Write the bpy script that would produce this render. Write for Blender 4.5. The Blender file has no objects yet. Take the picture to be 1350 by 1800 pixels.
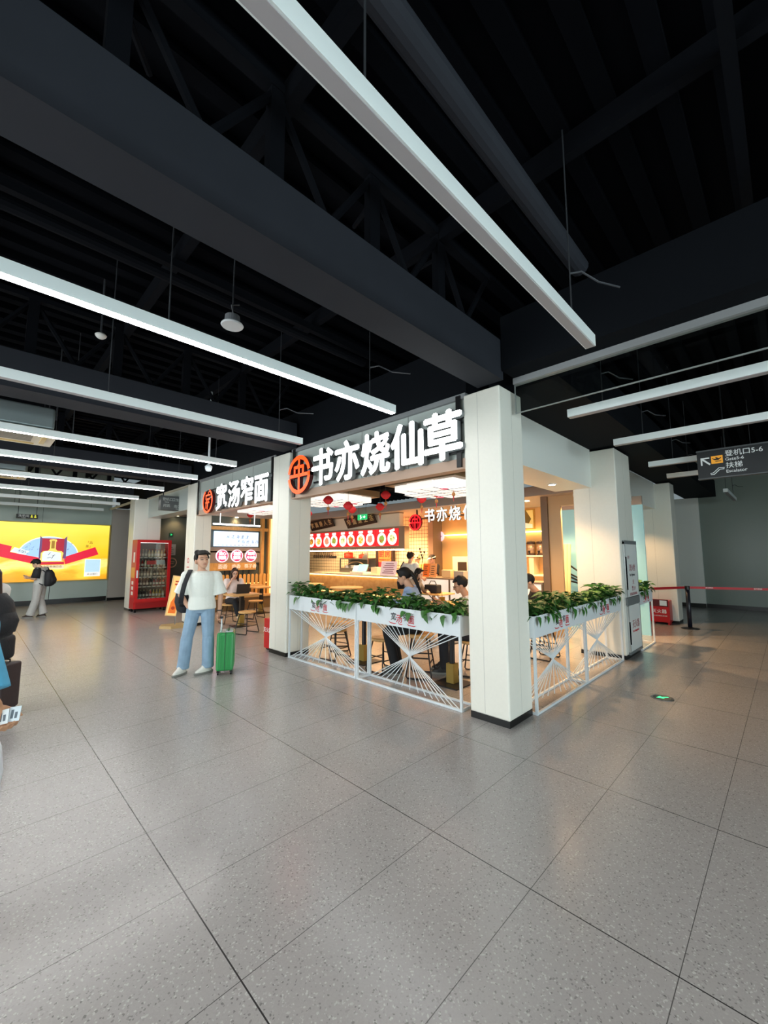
import bpy, bmesh, math, random
from mathutils import Vector, Matrix, Euler
C = bpy.context.scene.collection
SC = bpy.context.scene
V = Vector
R_ = math.radians
random.seed(7)

# ------------------------------------------------------------------ camera
def make_camera():
    pitch, yaw, roll = R_(6.00853), R_(44.7007), R_(0.14338)
    rt = V((math.sin(yaw), -math.cos(yaw), 0)); fw = V((math.cos(yaw), math.sin(yaw), 0)); up = V((0, 0, 1))
    F = fw * math.cos(pitch) + up * math.sin(pitch)
    U = up * math.cos(pitch) - fw * math.sin(pitch)
    cr, sr = math.cos(roll), math.sin(roll)
    X = rt * cr - U * sr; Y = rt * sr + U * cr
    cd = bpy.data.cameras.new('camera'); cam = bpy.data.objects.new('camera', cd); C.objects.link(cam)
    cd.sensor_fit = 'VERTICAL'; cd.sensor_height = 36; cd.lens = 718.655 / 1800 * 36
    cd.clip_start = 0.05; cd.clip_end = 100
    m = Matrix((X, Y, -F)).transposed().to_4x4(); m.translation = V((0, 0, 1.65))
    cam.matrix_world = m
    SC.camera = cam
make_camera()
# ------------------------------------------------------------------ world, exposure, daylight
STRIP_E = 40.0       # lit linear lamps
DAY_E = 460.0        # daylight through assumed windows behind the camera
WARM = (1.0, 0.62, 0.30)
SC.view_settings.view_transform = 'Standard'; SC.view_settings.look = 'None'
SC.view_settings.gamma = 1; SC.view_settings.exposure = 0.4; SC.view_settings.use_curve_mapping = False
w = bpy.data.worlds.new('world'); SC.world = w; w.use_nodes = True
w.node_tree.nodes['Background'].inputs[0].default_value = (0.62, 0.75, 0.8, 1)
w.node_tree.nodes['Background'].inputs[1].default_value = 0.25

def area(name, loc, target, sx, sy, energy, col):
    l = bpy.data.lights.new(name, 'AREA'); l.shape = 'RECTANGLE'; l.size = sx; l.size_y = sy; l.energy = energy; l.color = col
    o = bpy.data.objects.new(name, l); C.objects.link(o); o.location = loc
    o.rotation_euler = (V(target) - V(loc)).to_track_quat('-Z', 'Y').to_euler()
    return o
area('window_daylight', (0.6, -8.75, 1.9), (0.6, 0, 1.9), 8.6, 2.6, DAY_E, (0.80, 0.97, 1.0))  # area lights added for assumed windows out of view
area('window_daylight', (-6.2, 5.0, 1.9), (0, 5.0, 1.9), 8.6, 2.6, DAY_E * 0.75, (0.90, 0.98, 1.0))

# ------------------------------------------------------------------ materials
def lin(c):
    c = c.lstrip('#'); v = [int(c[i:i + 2], 16) / 255 for i in (0, 2, 4)]
    return tuple(x / 12.92 if x <= 0.04045 else ((x + 0.055) / 1.055) ** 2.4 for x in v)
MATS = {}
def mat(name, col='#808080', rough=0.5, metal=0.0, emit=0.0, ecol=None, noise=0.0, nscale=8.0, bump=0.0, bscale=40.0, stretch=None, trans=0.0, spec=0.5, alpha=1.0):
    if name in MATS: return MATS[name]
    m = bpy.data.materials.new(name); m.use_nodes = True; nt = m.node_tree; b = nt.nodes['Principled BSDF']
    c = lin(col) if isinstance(col, str) else col
    b.inputs['Base Color'].default_value = (*c, 1); b.inputs['Roughness'].default_value = rough; b.inputs['Metallic'].default_value = metal
    b.inputs['Specular IOR Level'].default_value = spec
    if trans: b.inputs['Transmission Weight'].default_value = trans
    if alpha < 1: b.inputs['Alpha'].default_value = alpha
    if emit:
        e = ecol if ecol is not None else col
        e = lin(e) if isinstance(e, str) else e
        b.inputs['Emission Color'].default_value = (*e, 1); b.inputs['Emission Strength'].default_value = emit
    if noise or bump:
        tc = nt.nodes.new('ShaderNodeTexCoord'); mp = nt.nodes.new('ShaderNodeMapping'); nt.links.new(tc.outputs['Object'], mp.inputs[0])
        if stretch: mp.inputs['Scale'].default_value = stretch
    if noise:
        n = nt.nodes.new('ShaderNodeTexNoise'); n.inputs['Scale'].default_value = nscale; n.inputs['Detail'].default_value = 6
        nt.links.new(mp.outputs[0], n.inputs['Vector'])
        r = nt.nodes.new('ShaderNodeMix'); r.data_type = 'RGBA'
        r.inputs[6].default_value = (*[max(0, x * (1 - noise)) for x in c], 1); r.inputs[7].default_value = (*[min(1, x * (1 + noise)) for x in c], 1)
        nt.links.new(n.outputs['Fac'], r.inputs[0]); nt.links.new(r.outputs[2], b.inputs['Base Color'])
    if bump:
        n2 = nt.nodes.new('ShaderNodeTexNoise'); n2.inputs['Scale'].default_value = bscale; n2.inputs['Detail'].default_value = 4
        nt.links.new(mp.outputs[0], n2.inputs['Vector'])
        bp = nt.nodes.new('ShaderNodeBump'); bp.inputs['Strength'].default_value = bump; bp.inputs['Distance'].default_value = 0.02
        nt.links.new(n2.outputs['Fac'], bp.inputs['Height']); nt.links.new(bp.outputs[0], b.inputs['Normal'])
    MATS[name] = m
    return m

def math_node(nt, op, a, b=None):
    n = nt.nodes.new('ShaderNodeMath'); n.operation = op
    for i, x in enumerate((a, b)):
        if x is None: continue
        if isinstance(x, (int, float)): n.inputs[i].default_value = x
        else: nt.links.new(x, n.inputs[i])
    return n.outputs[0]

def grid_mask(nt, co, axes, sizes, offs, width):
    """1 on the joint lines of a grid, 0 elsewhere"""
    sep = nt.nodes.new('ShaderNodeSeparateXYZ'); nt.links.new(co, sep.inputs[0]); out = None
    for a, s, o, wd in zip(axes, sizes, offs, width):
        x = math_node(nt, 'SUBTRACT', sep.outputs[a], o)
        x = math_node(nt, 'DIVIDE', x, s)
        x = math_node(nt, 'FRACT', math_node(nt, 'ADD', x, 100.5))
        x = math_node(nt, 'ABSOLUTE', math_node(nt, 'SUBTRACT', x, 0.5))
        x = math_node(nt, 'LESS_THAN', x, wd / s / 2)
        out = x if out is None else math_node(nt, 'MAXIMUM', out, x)
    return out

def floor_material():
    m = bpy.data.materials.new('terrazzo'); m.use_nodes = True; nt = m.node_tree; b = nt.nodes['Principled BSDF']
    tc = nt.nodes.new('ShaderNodeTexCoord'); co = tc.outputs['Object']
    vo = nt.nodes.new('ShaderNodeTexVoronoi'); vo.inputs['Scale'].default_value = 150; nt.links.new(co, vo.inputs['Vector'])
    r = nt.nodes.new('ShaderNodeValToRGB'); e = r.color_ramp.elements
    e[0].position = 0.0; e[0].color = (0.19, 0.18, 0.175, 1); e[1].position = 1.0; e[1].color = (0.50, 0.485, 0.47, 1)
    x = e.new(0.045); x.color = (0.27, 0.256, 0.25, 1)
    x = e.new(0.075); x.color = (0.345, 0.325, 0.317, 1)
    x = e.new(0.92); x.color = (0.365, 0.345, 0.336, 1)
    x = e.new(0.955); x.color = (0.45, 0.435, 0.425, 1)
    sp = nt.nodes.new('ShaderNodeSeparateColor'); nt.links.new(vo.outputs['Color'], sp.inputs[0]); nt.links.new(sp.outputs[0], r.inputs[0])
    n = nt.nodes.new('ShaderNodeTexNoise'); n.inputs['Scale'].default_value = 1.1; n.inputs['Detail'].default_value = 5; nt.links.new(co, n.inputs['Vector'])
    mx = nt.nodes.new('ShaderNodeMix'); mx.data_type = 'RGBA'; mx.blend_type = 'MULTIPLY'; mx.inputs[0].default_value = 0.0
    nt.links.new(r.outputs[0], mx.inputs[6]); nt.links.new(n.outputs['Fac'], mx.inputs[7])
    g1 = grid_mask(nt, co, (0,), (1.2135,), (0.868,), (0.006,))
    g2 = grid_mask(nt, co, (1,), (0.6065,), (0.437,), (0.0035,))
    g = math_node(nt, 'MAXIMUM', g1, math_node(nt, 'MULTIPLY', g2, 0.8))
    m2 = nt.nodes.new('ShaderNodeMix'); m2.data_type = 'RGBA'; nt.links.new(g, m2.inputs[0]); nt.links.new(mx.outputs[2], m2.inputs[6])
    m2.inputs[7].default_value = (0.035, 0.033, 0.032, 1)
    nt.links.new(m2.outputs[2], b.inputs['Base Color'])
    mr = nt.nodes.new('ShaderNodeMapRange'); nt.links.new(n.outputs['Fac'], mr.inputs[0]); mr.inputs[3].default_value = 0.17; mr.inputs[4].default_value = 0.27
    nt.links.new(mr.outputs[0], b.inputs['Roughness'])
    n3 = nt.nodes.new('ShaderNodeTexNoise'); n3.inputs['Scale'].default_value = 9; nt.links.new(co, n3.inputs['Vector'])
    bp = nt.nodes.new('ShaderNodeBump'); bp.inputs['Strength'].default_value = 0.06; bp.inputs['Distance'].default_value = 0.01
    b.inputs['Specular IOR Level'].default_value = 0.6
    return m

def tile_material(name, base, joint, axes, size, rough=0.25, width=0.012):
    m = bpy.data.materials.new(name); m.use_nodes = True; nt = m.node_tree; b = nt.nodes['Principled BSDF']
    tc = nt.nodes.new('ShaderNodeTexCoord')
    g = grid_mask(nt, tc.outputs['Object'], axes, (size, size), (0, 0), (width, width))
    m2 = nt.nodes.new('ShaderNodeMix'); m2.data_type = 'RGBA'; nt.links.new(g, m2.inputs[0])
    m2.inputs[6].default_value = (*lin(base), 1); m2.inputs[7].default_value = (*lin(joint), 1)
    nt.links.new(m2.outputs[2], b.inputs['Base Color']); b.inputs['Roughness'].default_value = rough
    return m

def wood_material(name, c1, c2, axis_scale, rough=0.4):
    m = bpy.data.materials.new(name); m.use_nodes = True; nt = m.node_tree; b = nt.nodes['Principled BSDF']
    tc = nt.nodes.new('ShaderNodeTexCoord'); mp = nt.nodes.new('ShaderNodeMapping'); mp.inputs['Scale'].default_value = axis_scale
    nt.links.new(tc.outputs['Object'], mp.inputs[0])
    n = nt.nodes.new('ShaderNodeTexNoise'); n.inputs['Scale'].default_value = 6; n.inputs['Detail'].default_value = 8; n.inputs['Distortion'].default_value = 0.6
    nt.links.new(mp.outputs[0], n.inputs['Vector'])
    r = nt.nodes.new('ShaderNodeValToRGB'); r.color_ramp.elements[0].position = 0.3; r.color_ramp.elements[1].position = 0.7
    r.color_ramp.elements[0].color = (*lin(c1), 1); r.color_ramp.elements[1].color = (*lin(c2), 1)
    nt.links.new(n.outputs['Fac'], r.inputs[0]); nt.links.new(r.outputs[0], b.inputs['Base Color']); b.inputs['Roughness'].default_value = rough
    return m

M_FLOOR = floor_material()
M_CEIL = mat('ceiling_black', '#07090e', 0.9, spec=0.06)
M_GIRDER = mat('girder_black', '#0e1116', 0.8, spec=0.1)
M_BEAM = mat('beam_black', '#292c33', 0.75, spec=0.2, noise=0.15, nscale=3)
M_STEEL = mat('steel_black', '#0c0e13', 0.8, spec=0.08)
M_PILLAR = mat('pillar_cream', '#e9e8de', 0.35, noise=0.03, nscale=30, bump=0.03, bscale=120)
M_SKIRT = mat('skirting_black', '#0e0f10', 0.3)
M_GLASSWALL = mat('back_painted_glass', '#b3c2bb', 0.13, noise=0.05, nscale=2)
M_DARKGLASS = mat('dark_glass_wall', '#59605b', 0.3, spec=0.2, noise=0.05, nscale=2)
M_FASCIA = mat('fascia_white', '#e6e9e3', 0.45)
M_WHITE = mat('white_paint', '#dbe3e8', 0.35)
M_LAMPHOUSE = mat('lamp_housing', '#e6eeee', 0.4)
M_LAMP_ON = mat('lamp_lit', '#ffffff', 0.5, emit=STRIP_E, ecol=(1, 0.985, 0.95))
M_LAMP_OFF = mat('lamp_unlit', '#a3a1a4', 0.5)
M_WIRE = mat('wire_grey', '#2d3034', 0.5)
M_BLACK = mat('black_metal', '#101114', 0.4)
M_WOOD = wood_material('table_wood', '#c99a5c', '#e0b67a', (1, 6, 6))
M_WOODV = wood_material('pine_frame', '#c28d4b', '#d7a763', (6, 6, 1))
M_LETTER = mat('letter_lit', '#ffffff', 0.4, emit=2.4, ecol=(0.95, 1, 0.99))
M_LETTERSIDE = mat('letter_side', '#84888a', 0.5)
M_LOGO = mat('logo_lit_red', '#ff3a12', 0.4, emit=1.5, ecol=(1.0, 0.07, 0.01))
M_LOGOSIDE = mat('logo_side', '#4a0c0c', 0.5)
M_RED = mat('red_paint', '#c0161c', 0.35)
M_GOLD = mat('gold_sleeve', '#a58a45', 0.4, metal=0.3)
M_STAINLESS = mat('stainless', '#8f9090', 0.3, metal=0.9)
M_DARKTXT = mat('ink_dark', '#1a1a1c', 0.6)
M_REDTXT = mat('ink_red', '#c32634', 0.6)
M_WHITETXT = mat('ink_white', '#eef2f2', 0.6)
M_SKIN = mat('skin', '#c99a80', 0.5)
M_HAIR = mat('hair_black', '#100d0b', 0.6, noise=0.3, nscale=60, bump=0.12, bscale=90, spec=0.3)
M_LIP = mat('lips', '#9d5a50', 0.5)

# ------------------------------------------------------------------ mesh builder
class B:
    def __init__(s): s.bm = bmesh.new(); s.mi = 0; s.nb = 0
    def _new(s, faces):
        for f in faces: f.material_index = s.mi
    def box(s, a, b, bev=0.0, M=None):
        a, b = V(a), V(b); c = (a + b) / 2; d = b - a; e_ = 0.0003 * (s.nb % 6); s.nb += 1     # sister boxes never share a face plane
        d = V([max(abs(k) - e_, abs(k) * 0.9) for k in d])
        g = bmesh.ops.create_cube(s.bm, size=1.0)
        vs = g['verts']
        bmesh.ops.scale(s.bm, vec=(abs(d.x), abs(d.y), abs(d.z)), verts=vs); bmesh.ops.translate(s.bm, vec=c, verts=vs)
        fs = {f for v in vs for f in v.link_faces}
        if bev:
            es = {e for v in vs for e in v.link_edges}
            r = bmesh.ops.bevel(s.bm, geom=list(es), offset=bev, segments=3, affect='EDGES', profile=0.5)
            vs = list({v for v in vs if v.is_valid} | set(r['verts'])); fs = {f for v in vs for f in v.link_faces}
        if M is not None: bmesh.ops.transform(s.bm, matrix=M, verts=list(vs))
        s._new(fs); return s
    def loft(s, rings, n=16, cap=True):
        """rings: list of (center, U, V) half-axis vectors"""
        rows = []
        for c, u, v in rings:
            rows.append([s.bm.verts.new(V(c) + V(u) * math.cos(2 * math.pi * k / n) + V(v) * math.sin(2 * math.pi * k / n)) for k in range(n)])
        fs = []
        for a, b in zip(rows, rows[1:]):
            for k in range(n):
                fs.append(s.bm.faces.new((a[k], a[(k + 1) % n], b[(k + 1) % n], b[k])))
        if cap:
            fs.append(s.bm.faces.new(rows[0][::-1])); fs.append(s.bm.faces.new(rows[-1]))
        s._new(fs); return s
    def rc(s, a, ra, b, rb, n=12, flat=1.0, ref=None):
        """round cone: a tapered capsule from a to b"""
        a, b = V(a), V(b); ax = (b - a); L = ax.length
        ax = ax / L if L > 1e-6 else V((0, 0, 1))
        ref = V(ref) if ref is not None else (V((1, 0, 0)) if abs(ax.x) < 0.9 else V((0, 1, 0)))
        u = (ref - ax * ref.dot(ax)).normalized(); v = ax.cross(u)
        rings = []
        for t in (-80, -50, -20): rings.append((a + ax * ra * math.sin(R_(t)) * min(1, flat + 0.3), u * ra * math.cos(R_(t)), v * ra * flat * math.cos(R_(t))))
        for t in (20, 50, 80): rings.append((b + ax * rb * math.sin(R_(t)) * min(1, flat + 0.3), u * rb * math.cos(R_(t)), v * rb * flat * math.cos(R_(t))))
        return s.loft(rings, n)
    def ell(s, c, r, n=16, M=None):
        rings = []
        for i in range(1, 10):
            t = -90 + 18 * i
            rings.append((V((0, 0, r[2] * math.sin(R_(t)))), V((r[0] * math.cos(R_(t)), 0, 0)), V((0, r[1] * math.cos(R_(t)), 0))))
        M = M if M is not None else Matrix.Identity(3)
        return s.loft([(V(c) + M @ p, M @ u, M @ v) for p, u, v in rings], n)
    def tube(s, pts, r, n=8, closed=False):
        pts = [V(p) for p in pts]; N = len(pts); rows = []; prev = None
        for i, p in enumerate(pts):
            if closed: t = pts[(i + 1) % N] - pts[i - 1]
            else: t = pts[min(i + 1, N - 1)] - pts[max(i - 1, 0)]
            t.normalize()
            if prev is None: u = t.orthogonal().normalized()
            else:
                u = prev - t * prev.dot(t); u = u.normalized() if u.length > 1e-6 else t.orthogonal().normalized()
            prev = u; v = t.cross(u)
            rr = r[i] if isinstance(r, (list, tuple)) else r
            rows.append([s.bm.verts.new(p + (u * math.cos(2 * math.pi * k / n) + v * math.sin(2 * math.pi * k / n)) * rr) for k in range(n)])
        fs = []
        for i in range(N if closed else N - 1):
            a, b = rows[i], rows[(i + 1) % N]
            for k in range(n): fs.append(s.bm.faces.new((a[k], a[(k + 1) % n], b[(k + 1) % n], b[k])))
        if not closed: fs.append(s.bm.faces.new(rows[0][::-1])); fs.append(s.bm.faces.new(rows[-1]))
        s._new(fs); return s
    def lathe(s, prof, c=(0, 0, 0), n=20):
        """prof: list of (r, z) bottom to top"""
        return s.loft([(V(c) + V((0, 0, z)), V((max(r, 1e-4), 0, 0)), V((0, max(r, 1e-4), 0))) for r, z in prof], n)
    def prism(s, pts, O, U, W, d):
        """polygon pts (u, w) in the plane O,U,W pushed by d along U x W"""
        O, U, W = V(O), V(U), V(W); N = U.cross(W).normalized() * d
        a = [s.bm.verts.new(O + U * x + W * y) for x, y in pts]; b = [s.bm.verts.new(O + U * x + W * y + N) for x, y in pts]
        n = len(pts); fs = [s.bm.faces.new(a[::-1]), s.bm.faces.new(b)]
        for k in range(n): fs.append(s.bm.faces.new((a[k], a[(k + 1) % n], b[(k + 1) % n], b[k])))
        s._new(fs); return s
    def ring(s, r1, r0, O, U, W, d, a0=0.0, a1=360.0, n=40):
        full = a1 - a0 >= 359.9
        k = n if full else n + 1
        an = [R_(a0 + (a1 - a0) * i / n) for i in range(k)]
        O, U, W = V(O), V(U), V(W); N = U.cross(W).normalized() * d
        def row(r, off): return [s.bm.verts.new(O + U * math.cos(t) * r + W * math.sin(t) * r + off) for t in an]
        A, Bq, Cq, D = row(r0, V((0, 0, 0))), row(r1, V((0, 0, 0))), row(r1, N), row(r0, N)
        fs = []
        for i in range(n if full else n):
            j = (i + 1) % k if full else i + 1
            for P, Q in ((A, Bq), (Bq, Cq), (Cq, D), (D, A)):
                fs.append(s.bm.faces.new((P[i], P[j], Q[j], Q[i])))
        if not full:
            for i in (0, k - 1): fs.append(s.bm.faces.new((A[i], Bq[i], Cq[i], D[i])))
        s._new(fs); return s
def circ(r, n=24, cx=0, cy=0, ry=None): return [(cx + r * math.cos(2 * math.pi * k / n), cy + (ry or r) * math.sin(2 * math.pi * k / n)) for k in range(n)]
def rect(x0, y0, x1, y1): return [(x0, y0), (x1, y0), (x1, y1), (x0, y1)]

WM = {}   # world matrices of the Empties
def thing(name, label, cat, loc=(0, 0, 0), rotz=0.0, group=None, kind=None):
    o = bpy.data.objects.new(name, None); C.objects.link(o); o.empty_display_size = 0.1
    o.location = loc; o.rotation_euler = (0, 0, rotz); o['label'] = label; o['category'] = cat
    if group: o['group'] = group
    if kind: o['kind'] = kind
    WM[o.name] = Matrix.Translation(loc) @ Matrix.Rotation(rotz, 4, 'Z')
    return o
def wm(o):
    return WM.get(o.name, Matrix.Identity(4))
def mesh_from(b, name):
    bm = b.bm if isinstance(b, B) else b
    bmesh.ops.recalc_face_normals(bm, faces=bm.faces)
    me = bpy.data.meshes.new(name); bm.to_mesh(me); bm.free(); return me
def link(name, me, mats, parent=None, local=False, smooth=False, label=None):
    o = bpy.data.objects.new(name, me); C.objects.link(o)
    for m in (mats if isinstance(mats, (list, tuple)) else [mats]):
        if len(me.materials) < 8 and m.name not in [x.name for x in me.materials]: me.materials.append(m)
    if smooth:
        for p in me.polygons: p.use_smooth = True
    if parent is not None:
        if not local: me.transform(wm(parent).inverted())
        WM[o.name] = wm(parent)
        o.parent = parent
    if label: o['label'] = label
    return o
def part(name, b, mats, parent=None, local=False, smooth=False, label=None):
    return link(name, mesh_from(b, name), mats, parent, local, smooth, label)
def tag(o, label, cat, group=None, kind=None):
    o['label'] = label; o['category'] = cat
    if group: o['group'] = group
    if kind: o['kind'] = kind
    return o
def struct(name, b, mats, parent=None, smooth=False):
    o = part(name, b, mats, parent, smooth=smooth)
    if parent is None: o['kind'] = 'structure'
    return o
def one(name, b, mats, label, cat, loc, group=None, smooth=False, kind=None):
    """a thing that is a single mesh built in world coordinates, its origin moved to loc"""
    me = mesh_from(b, name); me.transform(Matrix.Translation(-V(loc)))
    o = link(name, me, mats, smooth=smooth); o.location = loc
    WM[o.name] = Matrix.Translation(loc)
    return tag(o, label, cat, group, kind)
def copy_tree(o, parent=None):
    c = o.copy(); C.objects.link(c)
    if parent is not None: c.parent = parent
    for ch in list(o.children): copy_tree(ch, c)
    return c
def dup(o, loc, rotz=0.0, label=None):
    c = copy_tree(o); c.location = loc; c.rotation_euler = (0, 0, rotz)
    WM[c.name] = Matrix.Translation(loc) @ Matrix.Rotation(rotz, 4, 'Z')
    if label: c['label'] = label
    return c

def text(name, body, size, O, U, W, mats, parent=None, depth=0.002, bold=0.0, sx=1.0, spacing=1.0, align='CENTER', side=None, shear=0.0, local=False, heavy=0.0):
    """lettering standing in the plane O,U,W as a mesh"""
    cu = bpy.data.curves.new('tmp', 'FONT'); cu.body = body; cu.size = size; cu.extrude = depth / 2; cu.offset = bold * size
    cu.align_x = align; cu.align_y = 'CENTER'; cu.space_character = spacing; cu.resolution_u = 3; cu.shear = shear
    o = bpy.data.objects.new('tmp', cu); C.objects.link(o)
    dg = bpy.context.evaluated_depsgraph_get(); me = bpy.data.meshes.new_from_object(o.evaluated_get(dg)); me.name = name
    bpy.data.objects.remove(o); bpy.data.curves.remove(cu)
    me.materials.clear()
    if heavy:
        bm = bmesh.new()
        for k, (dx, dy) in enumerate(((-1, 0), (1, 0), (0, -0.7), (0, 0.7), (0, 0))):
            m2 = me.copy(); m2.transform(Matrix.Translation((dx * heavy * size, dy * heavy * size, 0.0004 * k))); bm.from_mesh(m2); bpy.data.meshes.remove(m2)
        bm.to_mesh(me); bm.free()
    U, W = V(U).normalized(), V(W).normalized(); N = U.cross(W)
    if side is not None:
        for p in me.polygons: p.material_index = 0 if p.normal.z > 0.5 else 1
    m = Matrix((U * sx, W, N)).transposed().to_4x4(); m.translation = V(O) + N * depth / 2
    me.transform(m)
    return link(name, me, [mats, side] if side else mats, parent, local)

# view directions of the hall: shop fronts run along Y (towards the far left) and along X (towards the far right)
EX, EY, EZ = V((1, 0, 0)), V((0, 1, 0)), V((0, 0, 1))

# ================================================================== STRUCTURE
b = B(); b.box((-7, -9, -0.1), (16.5, 18.6, 0)); struct('floor', b, M_FLOOR)
b = B(); b.box((-7, -9, 4.75), (16.5, 18.6, 4.85))
y = -9.0
while y < 18.5:                                  # trapezoidal steel deck
    b.box((-7, y, 4.66), (16.5, y + 0.12, 4.75)); y += 0.3
struct('ceiling', b, M_CEIL)
b = B(); b.box((-7, 18.27, 0), (3.72, 18.5, 4.75)); struct('wall_far_left', b, M_GLASSWALL)
b = B(); b.box((16.3, -9, 0), (16.5, 1.98, 4.75)); struct('wall_far_right', b, mat('far_glass', '#87928a', 0.25, spec=0.3, noise=0.05, nscale=1.5))
b = B(); b.box((16.22, 1.98, 0), (16.5, 4.0, 3.45)); struct('wall_right_panel', b, M_FASCIA)
b = B(); b.box((3.72, 18.1, 0), (9.4, 18.5, 3.42)); struct('wall_far_panel', b, mat('panel_greige', '#b3aca4', 0.4))
b = B(); b.box((-7.0, -9, 0), (-6.9, 18.5, 0.45)); b.box((-7.0, -9, 3.3), (-6.9, 18.5, 4.75)); struct('wall_left', b, M_FASCIA)
b = B(); b.box((-7, -9.1, 0), (16.5, -9.0, 0.45)); b.box((-7, -9.1, 3.3), (16.5, -9.0, 4.75)); b.box((5.2, -9.1, 0.45), (16.5, -9.0, 3.3)); struct('wall_rear', b, M_FASCIA)
M_WINGLASS = mat('window_glass', '#dfe8e8', 0.05, emit=0.55, ecol=(0.75, 0.9, 1.0))  # glowing panes of the assumed windows out of view
for n, (p, q) in enumerate((((-7, -9.09, 0.45), (5.2, -9.06, 3.3)), ((-6.99, 0.5, 0.45), (-6.96, 9.5, 3.3)))):
    b = B(); b.box(p, q); o = struct('window_%d' % (n + 1), b, M_WINGLASS)
b = B(); b.box((-6.98, -9, 0.45), (-6.9, 0.5, 3.3)); b.box((-6.98, 9.5, 0.45), (-6.9, 18.5, 3.3)); struct('wall_left_piers', b, M_FASCIA)
b = B(); b.box((-7, 18.24, 0), (3.7, 18.27, 0.16)); struct('baseboard_far_left', b, M_SKIRT)
b = B(); b.box((3.7, 18.07, 0), (9.4, 18.1, 0.1)); struct('baseboard_far_panel', b, M_SKIRT)
b = B(); b.box((16.27, -9, 0), (16.3, 1.98, 0.12)); b.box((16.19, 1.98, 0), (16.22, 4, 0.12)); struct('baseboard_far_right', b, M_SKIRT)
b = B()
for x in (-4.8, -2.6, -0.4, 1.7):
    b.box((x, 18.262, 0.16), (x + 0.008, 18.272, 0.75)); b.box((x, 18.262, 2.8), (x + 0.008, 18.272, 4.5))
struct('trim_1', b, M_SKIRT)

PIL = [((3.74, 2.02), (4.23, 2.46)), ((3.74, 5.97), (4.20, 6.50)), ((3.76, 10.10), (4.16, 10.66)), ((3.48, 14.20), (4.24, 14.75)),
       ((7.38, 1.95), (8.24, 2.64)), ((12.0, 2.0), (12.5, 2.65))]
for (x0, y0), (x1, y1) in PIL:
    b = B(); b.box((x0, y0, 0.06), (x1, y1, 3.41), bev=0.018)
    p = struct('pillar', b, M_PILLAR)
    b = B(); b.box((x0 + 0.004, y0 + 0.004, 0), (x1 - 0.004, y1 - 0.004, 0.0605))
    part('skirting', b, M_SKIRT, p)
    b = B(); xm, ym = x0 + (x1 - x0) * 0.5, y0 + (y1 - y0) * 0.6
    b.box((x0 - 0.0008, ym, 0.08), (x0 + 0.01, ym + 0.003, 3.39)); b.box((xm, y0 - 0.0008, 0.08), (xm + 0.003, y0 + 0.01, 3.39))
    part('panel_joint', b, mat('joint_grey', '#a9aba5', 0.5), p)

# downstand beams (boxed, matt black) and trusses over them
def beam(x0, y0, z0, x1, y1, z1, m=None):
    b = B(); b.box((x0, y0, z0), (x1, y1, z1)); struct('beam', b, m or M_BEAM)
beam(-7, 1.97, 3.44, 3.74, 2.27, 3.86)
beam(-7, 5.76, 3.44, 3.74, 6.16, 3.86)
beam(-7, 10.42, 3.44, 3.74, 10.75, 3.86)
beam(-7, 14.42, 3.44, 3.48, 14.75, 3.86)
beam(4.06, 1.53, 3.44, 16.3, 2.32, 3.95, M_GIRDER)
beam(3.70, -9, 3.52, 4.06, 1.96, 4.1, M_GIRDER)
beam(3.80, 2.46, 3.44, 4.2, 18.1, 4.1, M_GIRDER)
def truss(yc):
    b = B(); zb, zt = 3.92, 4.62; x = -6.4
    b.box((-6.9, yc - 0.04, zt - 0.06), (3.7, yc + 0.04, zt)); b.box((-6.9, yc - 0.04, zb - 0.06), (3.7, yc + 0.04, zb))
    while x < 3.4:
        b.box((x - 0.05, yc - 0.035, zb), (x + 0.05, yc + 0.035, zt))
        b.tube([(x, yc, zt - 0.05), (x + 0.42, yc, zb)], 0.028, 6); b.tube([(x + 0.42, yc, zb), (x + 0.84, yc, zt - 0.05)], 0.028, 6)
        b.tube([(x, yc + 0.02, zt - 0.25), (x + 0.25, yc + 0.5, zt)], 0.02, 6)
        x += 0.84
    struct('roof_truss_beam', b, M_STEEL)
for yc in (2.1, 5.95, 10.6, 14.6): truss(yc)
def purlins():
    b = B()
    for x in (-5.2, -3.6, -2.0, -0.4, 1.2, 2.8): b.box((x, -9, 4.5), (x + 0.08, 18.2, 4.66))
    for y in (-4, -2, 0, 4, 8, 12, 16): b.box((-7, y, 4.42), (16, y + 0.07, 4.5))
    struct('purlin_beam', b, M_STEEL)
purlins()
b = B(); b.tube([(-5, 1.15, 4.2), (3.66, 1.15, 4.2)], 0.075, 14);
one('ceiling_duct', b, M_BEAM, 'black pipe running under the black ceiling above the nearest lamp', 'duct', (3.66, 1.15, 4.2), smooth=False)
b = B(); b.tube([(-5, 3.95, 4.25), (3.6, 3.95, 4.25)], 0.05, 10)
for yy in (7.6, 11.8): b.tube([(-5, yy, 4.2), (3.6, yy, 4.2)], 0.06, 10)
struct('service_pipe_beam', b, M_STEEL)

# smoke curtain: rail and glass pane between the corner pillar and the right edge
t = thing('smoke_curtain', 'clear glass smoke barrier hanging from a grey rail beside the corner pillar', 'smoke barrier', (3.98, 1.98, 3.5))
b = B(); b.box((3.95, -4, 3.455), (4.03, 1.97, 3.52)); part('rail', b, mat('rail_grey', '#8b8e90', 0.4), t)
M_PANE = mat('clear_pane', '#dfe9e6', 0.02, trans=1.0, spec=0.5)
b = B(); b.box((3.985, -4, 3.15), (3.991, 1.97, 3.456)); part('pane', b, M_PANE, t)
b = B(); b.box((3.983, -4, 3.138), (3.993, 1.97, 3.15)); b.box((3.983, 1.96, 3.15), (3.993, 1.972, 3.456)); part('edge_strip', b, mat('pane_edge', '#7e8483', 0.4), t)

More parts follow.
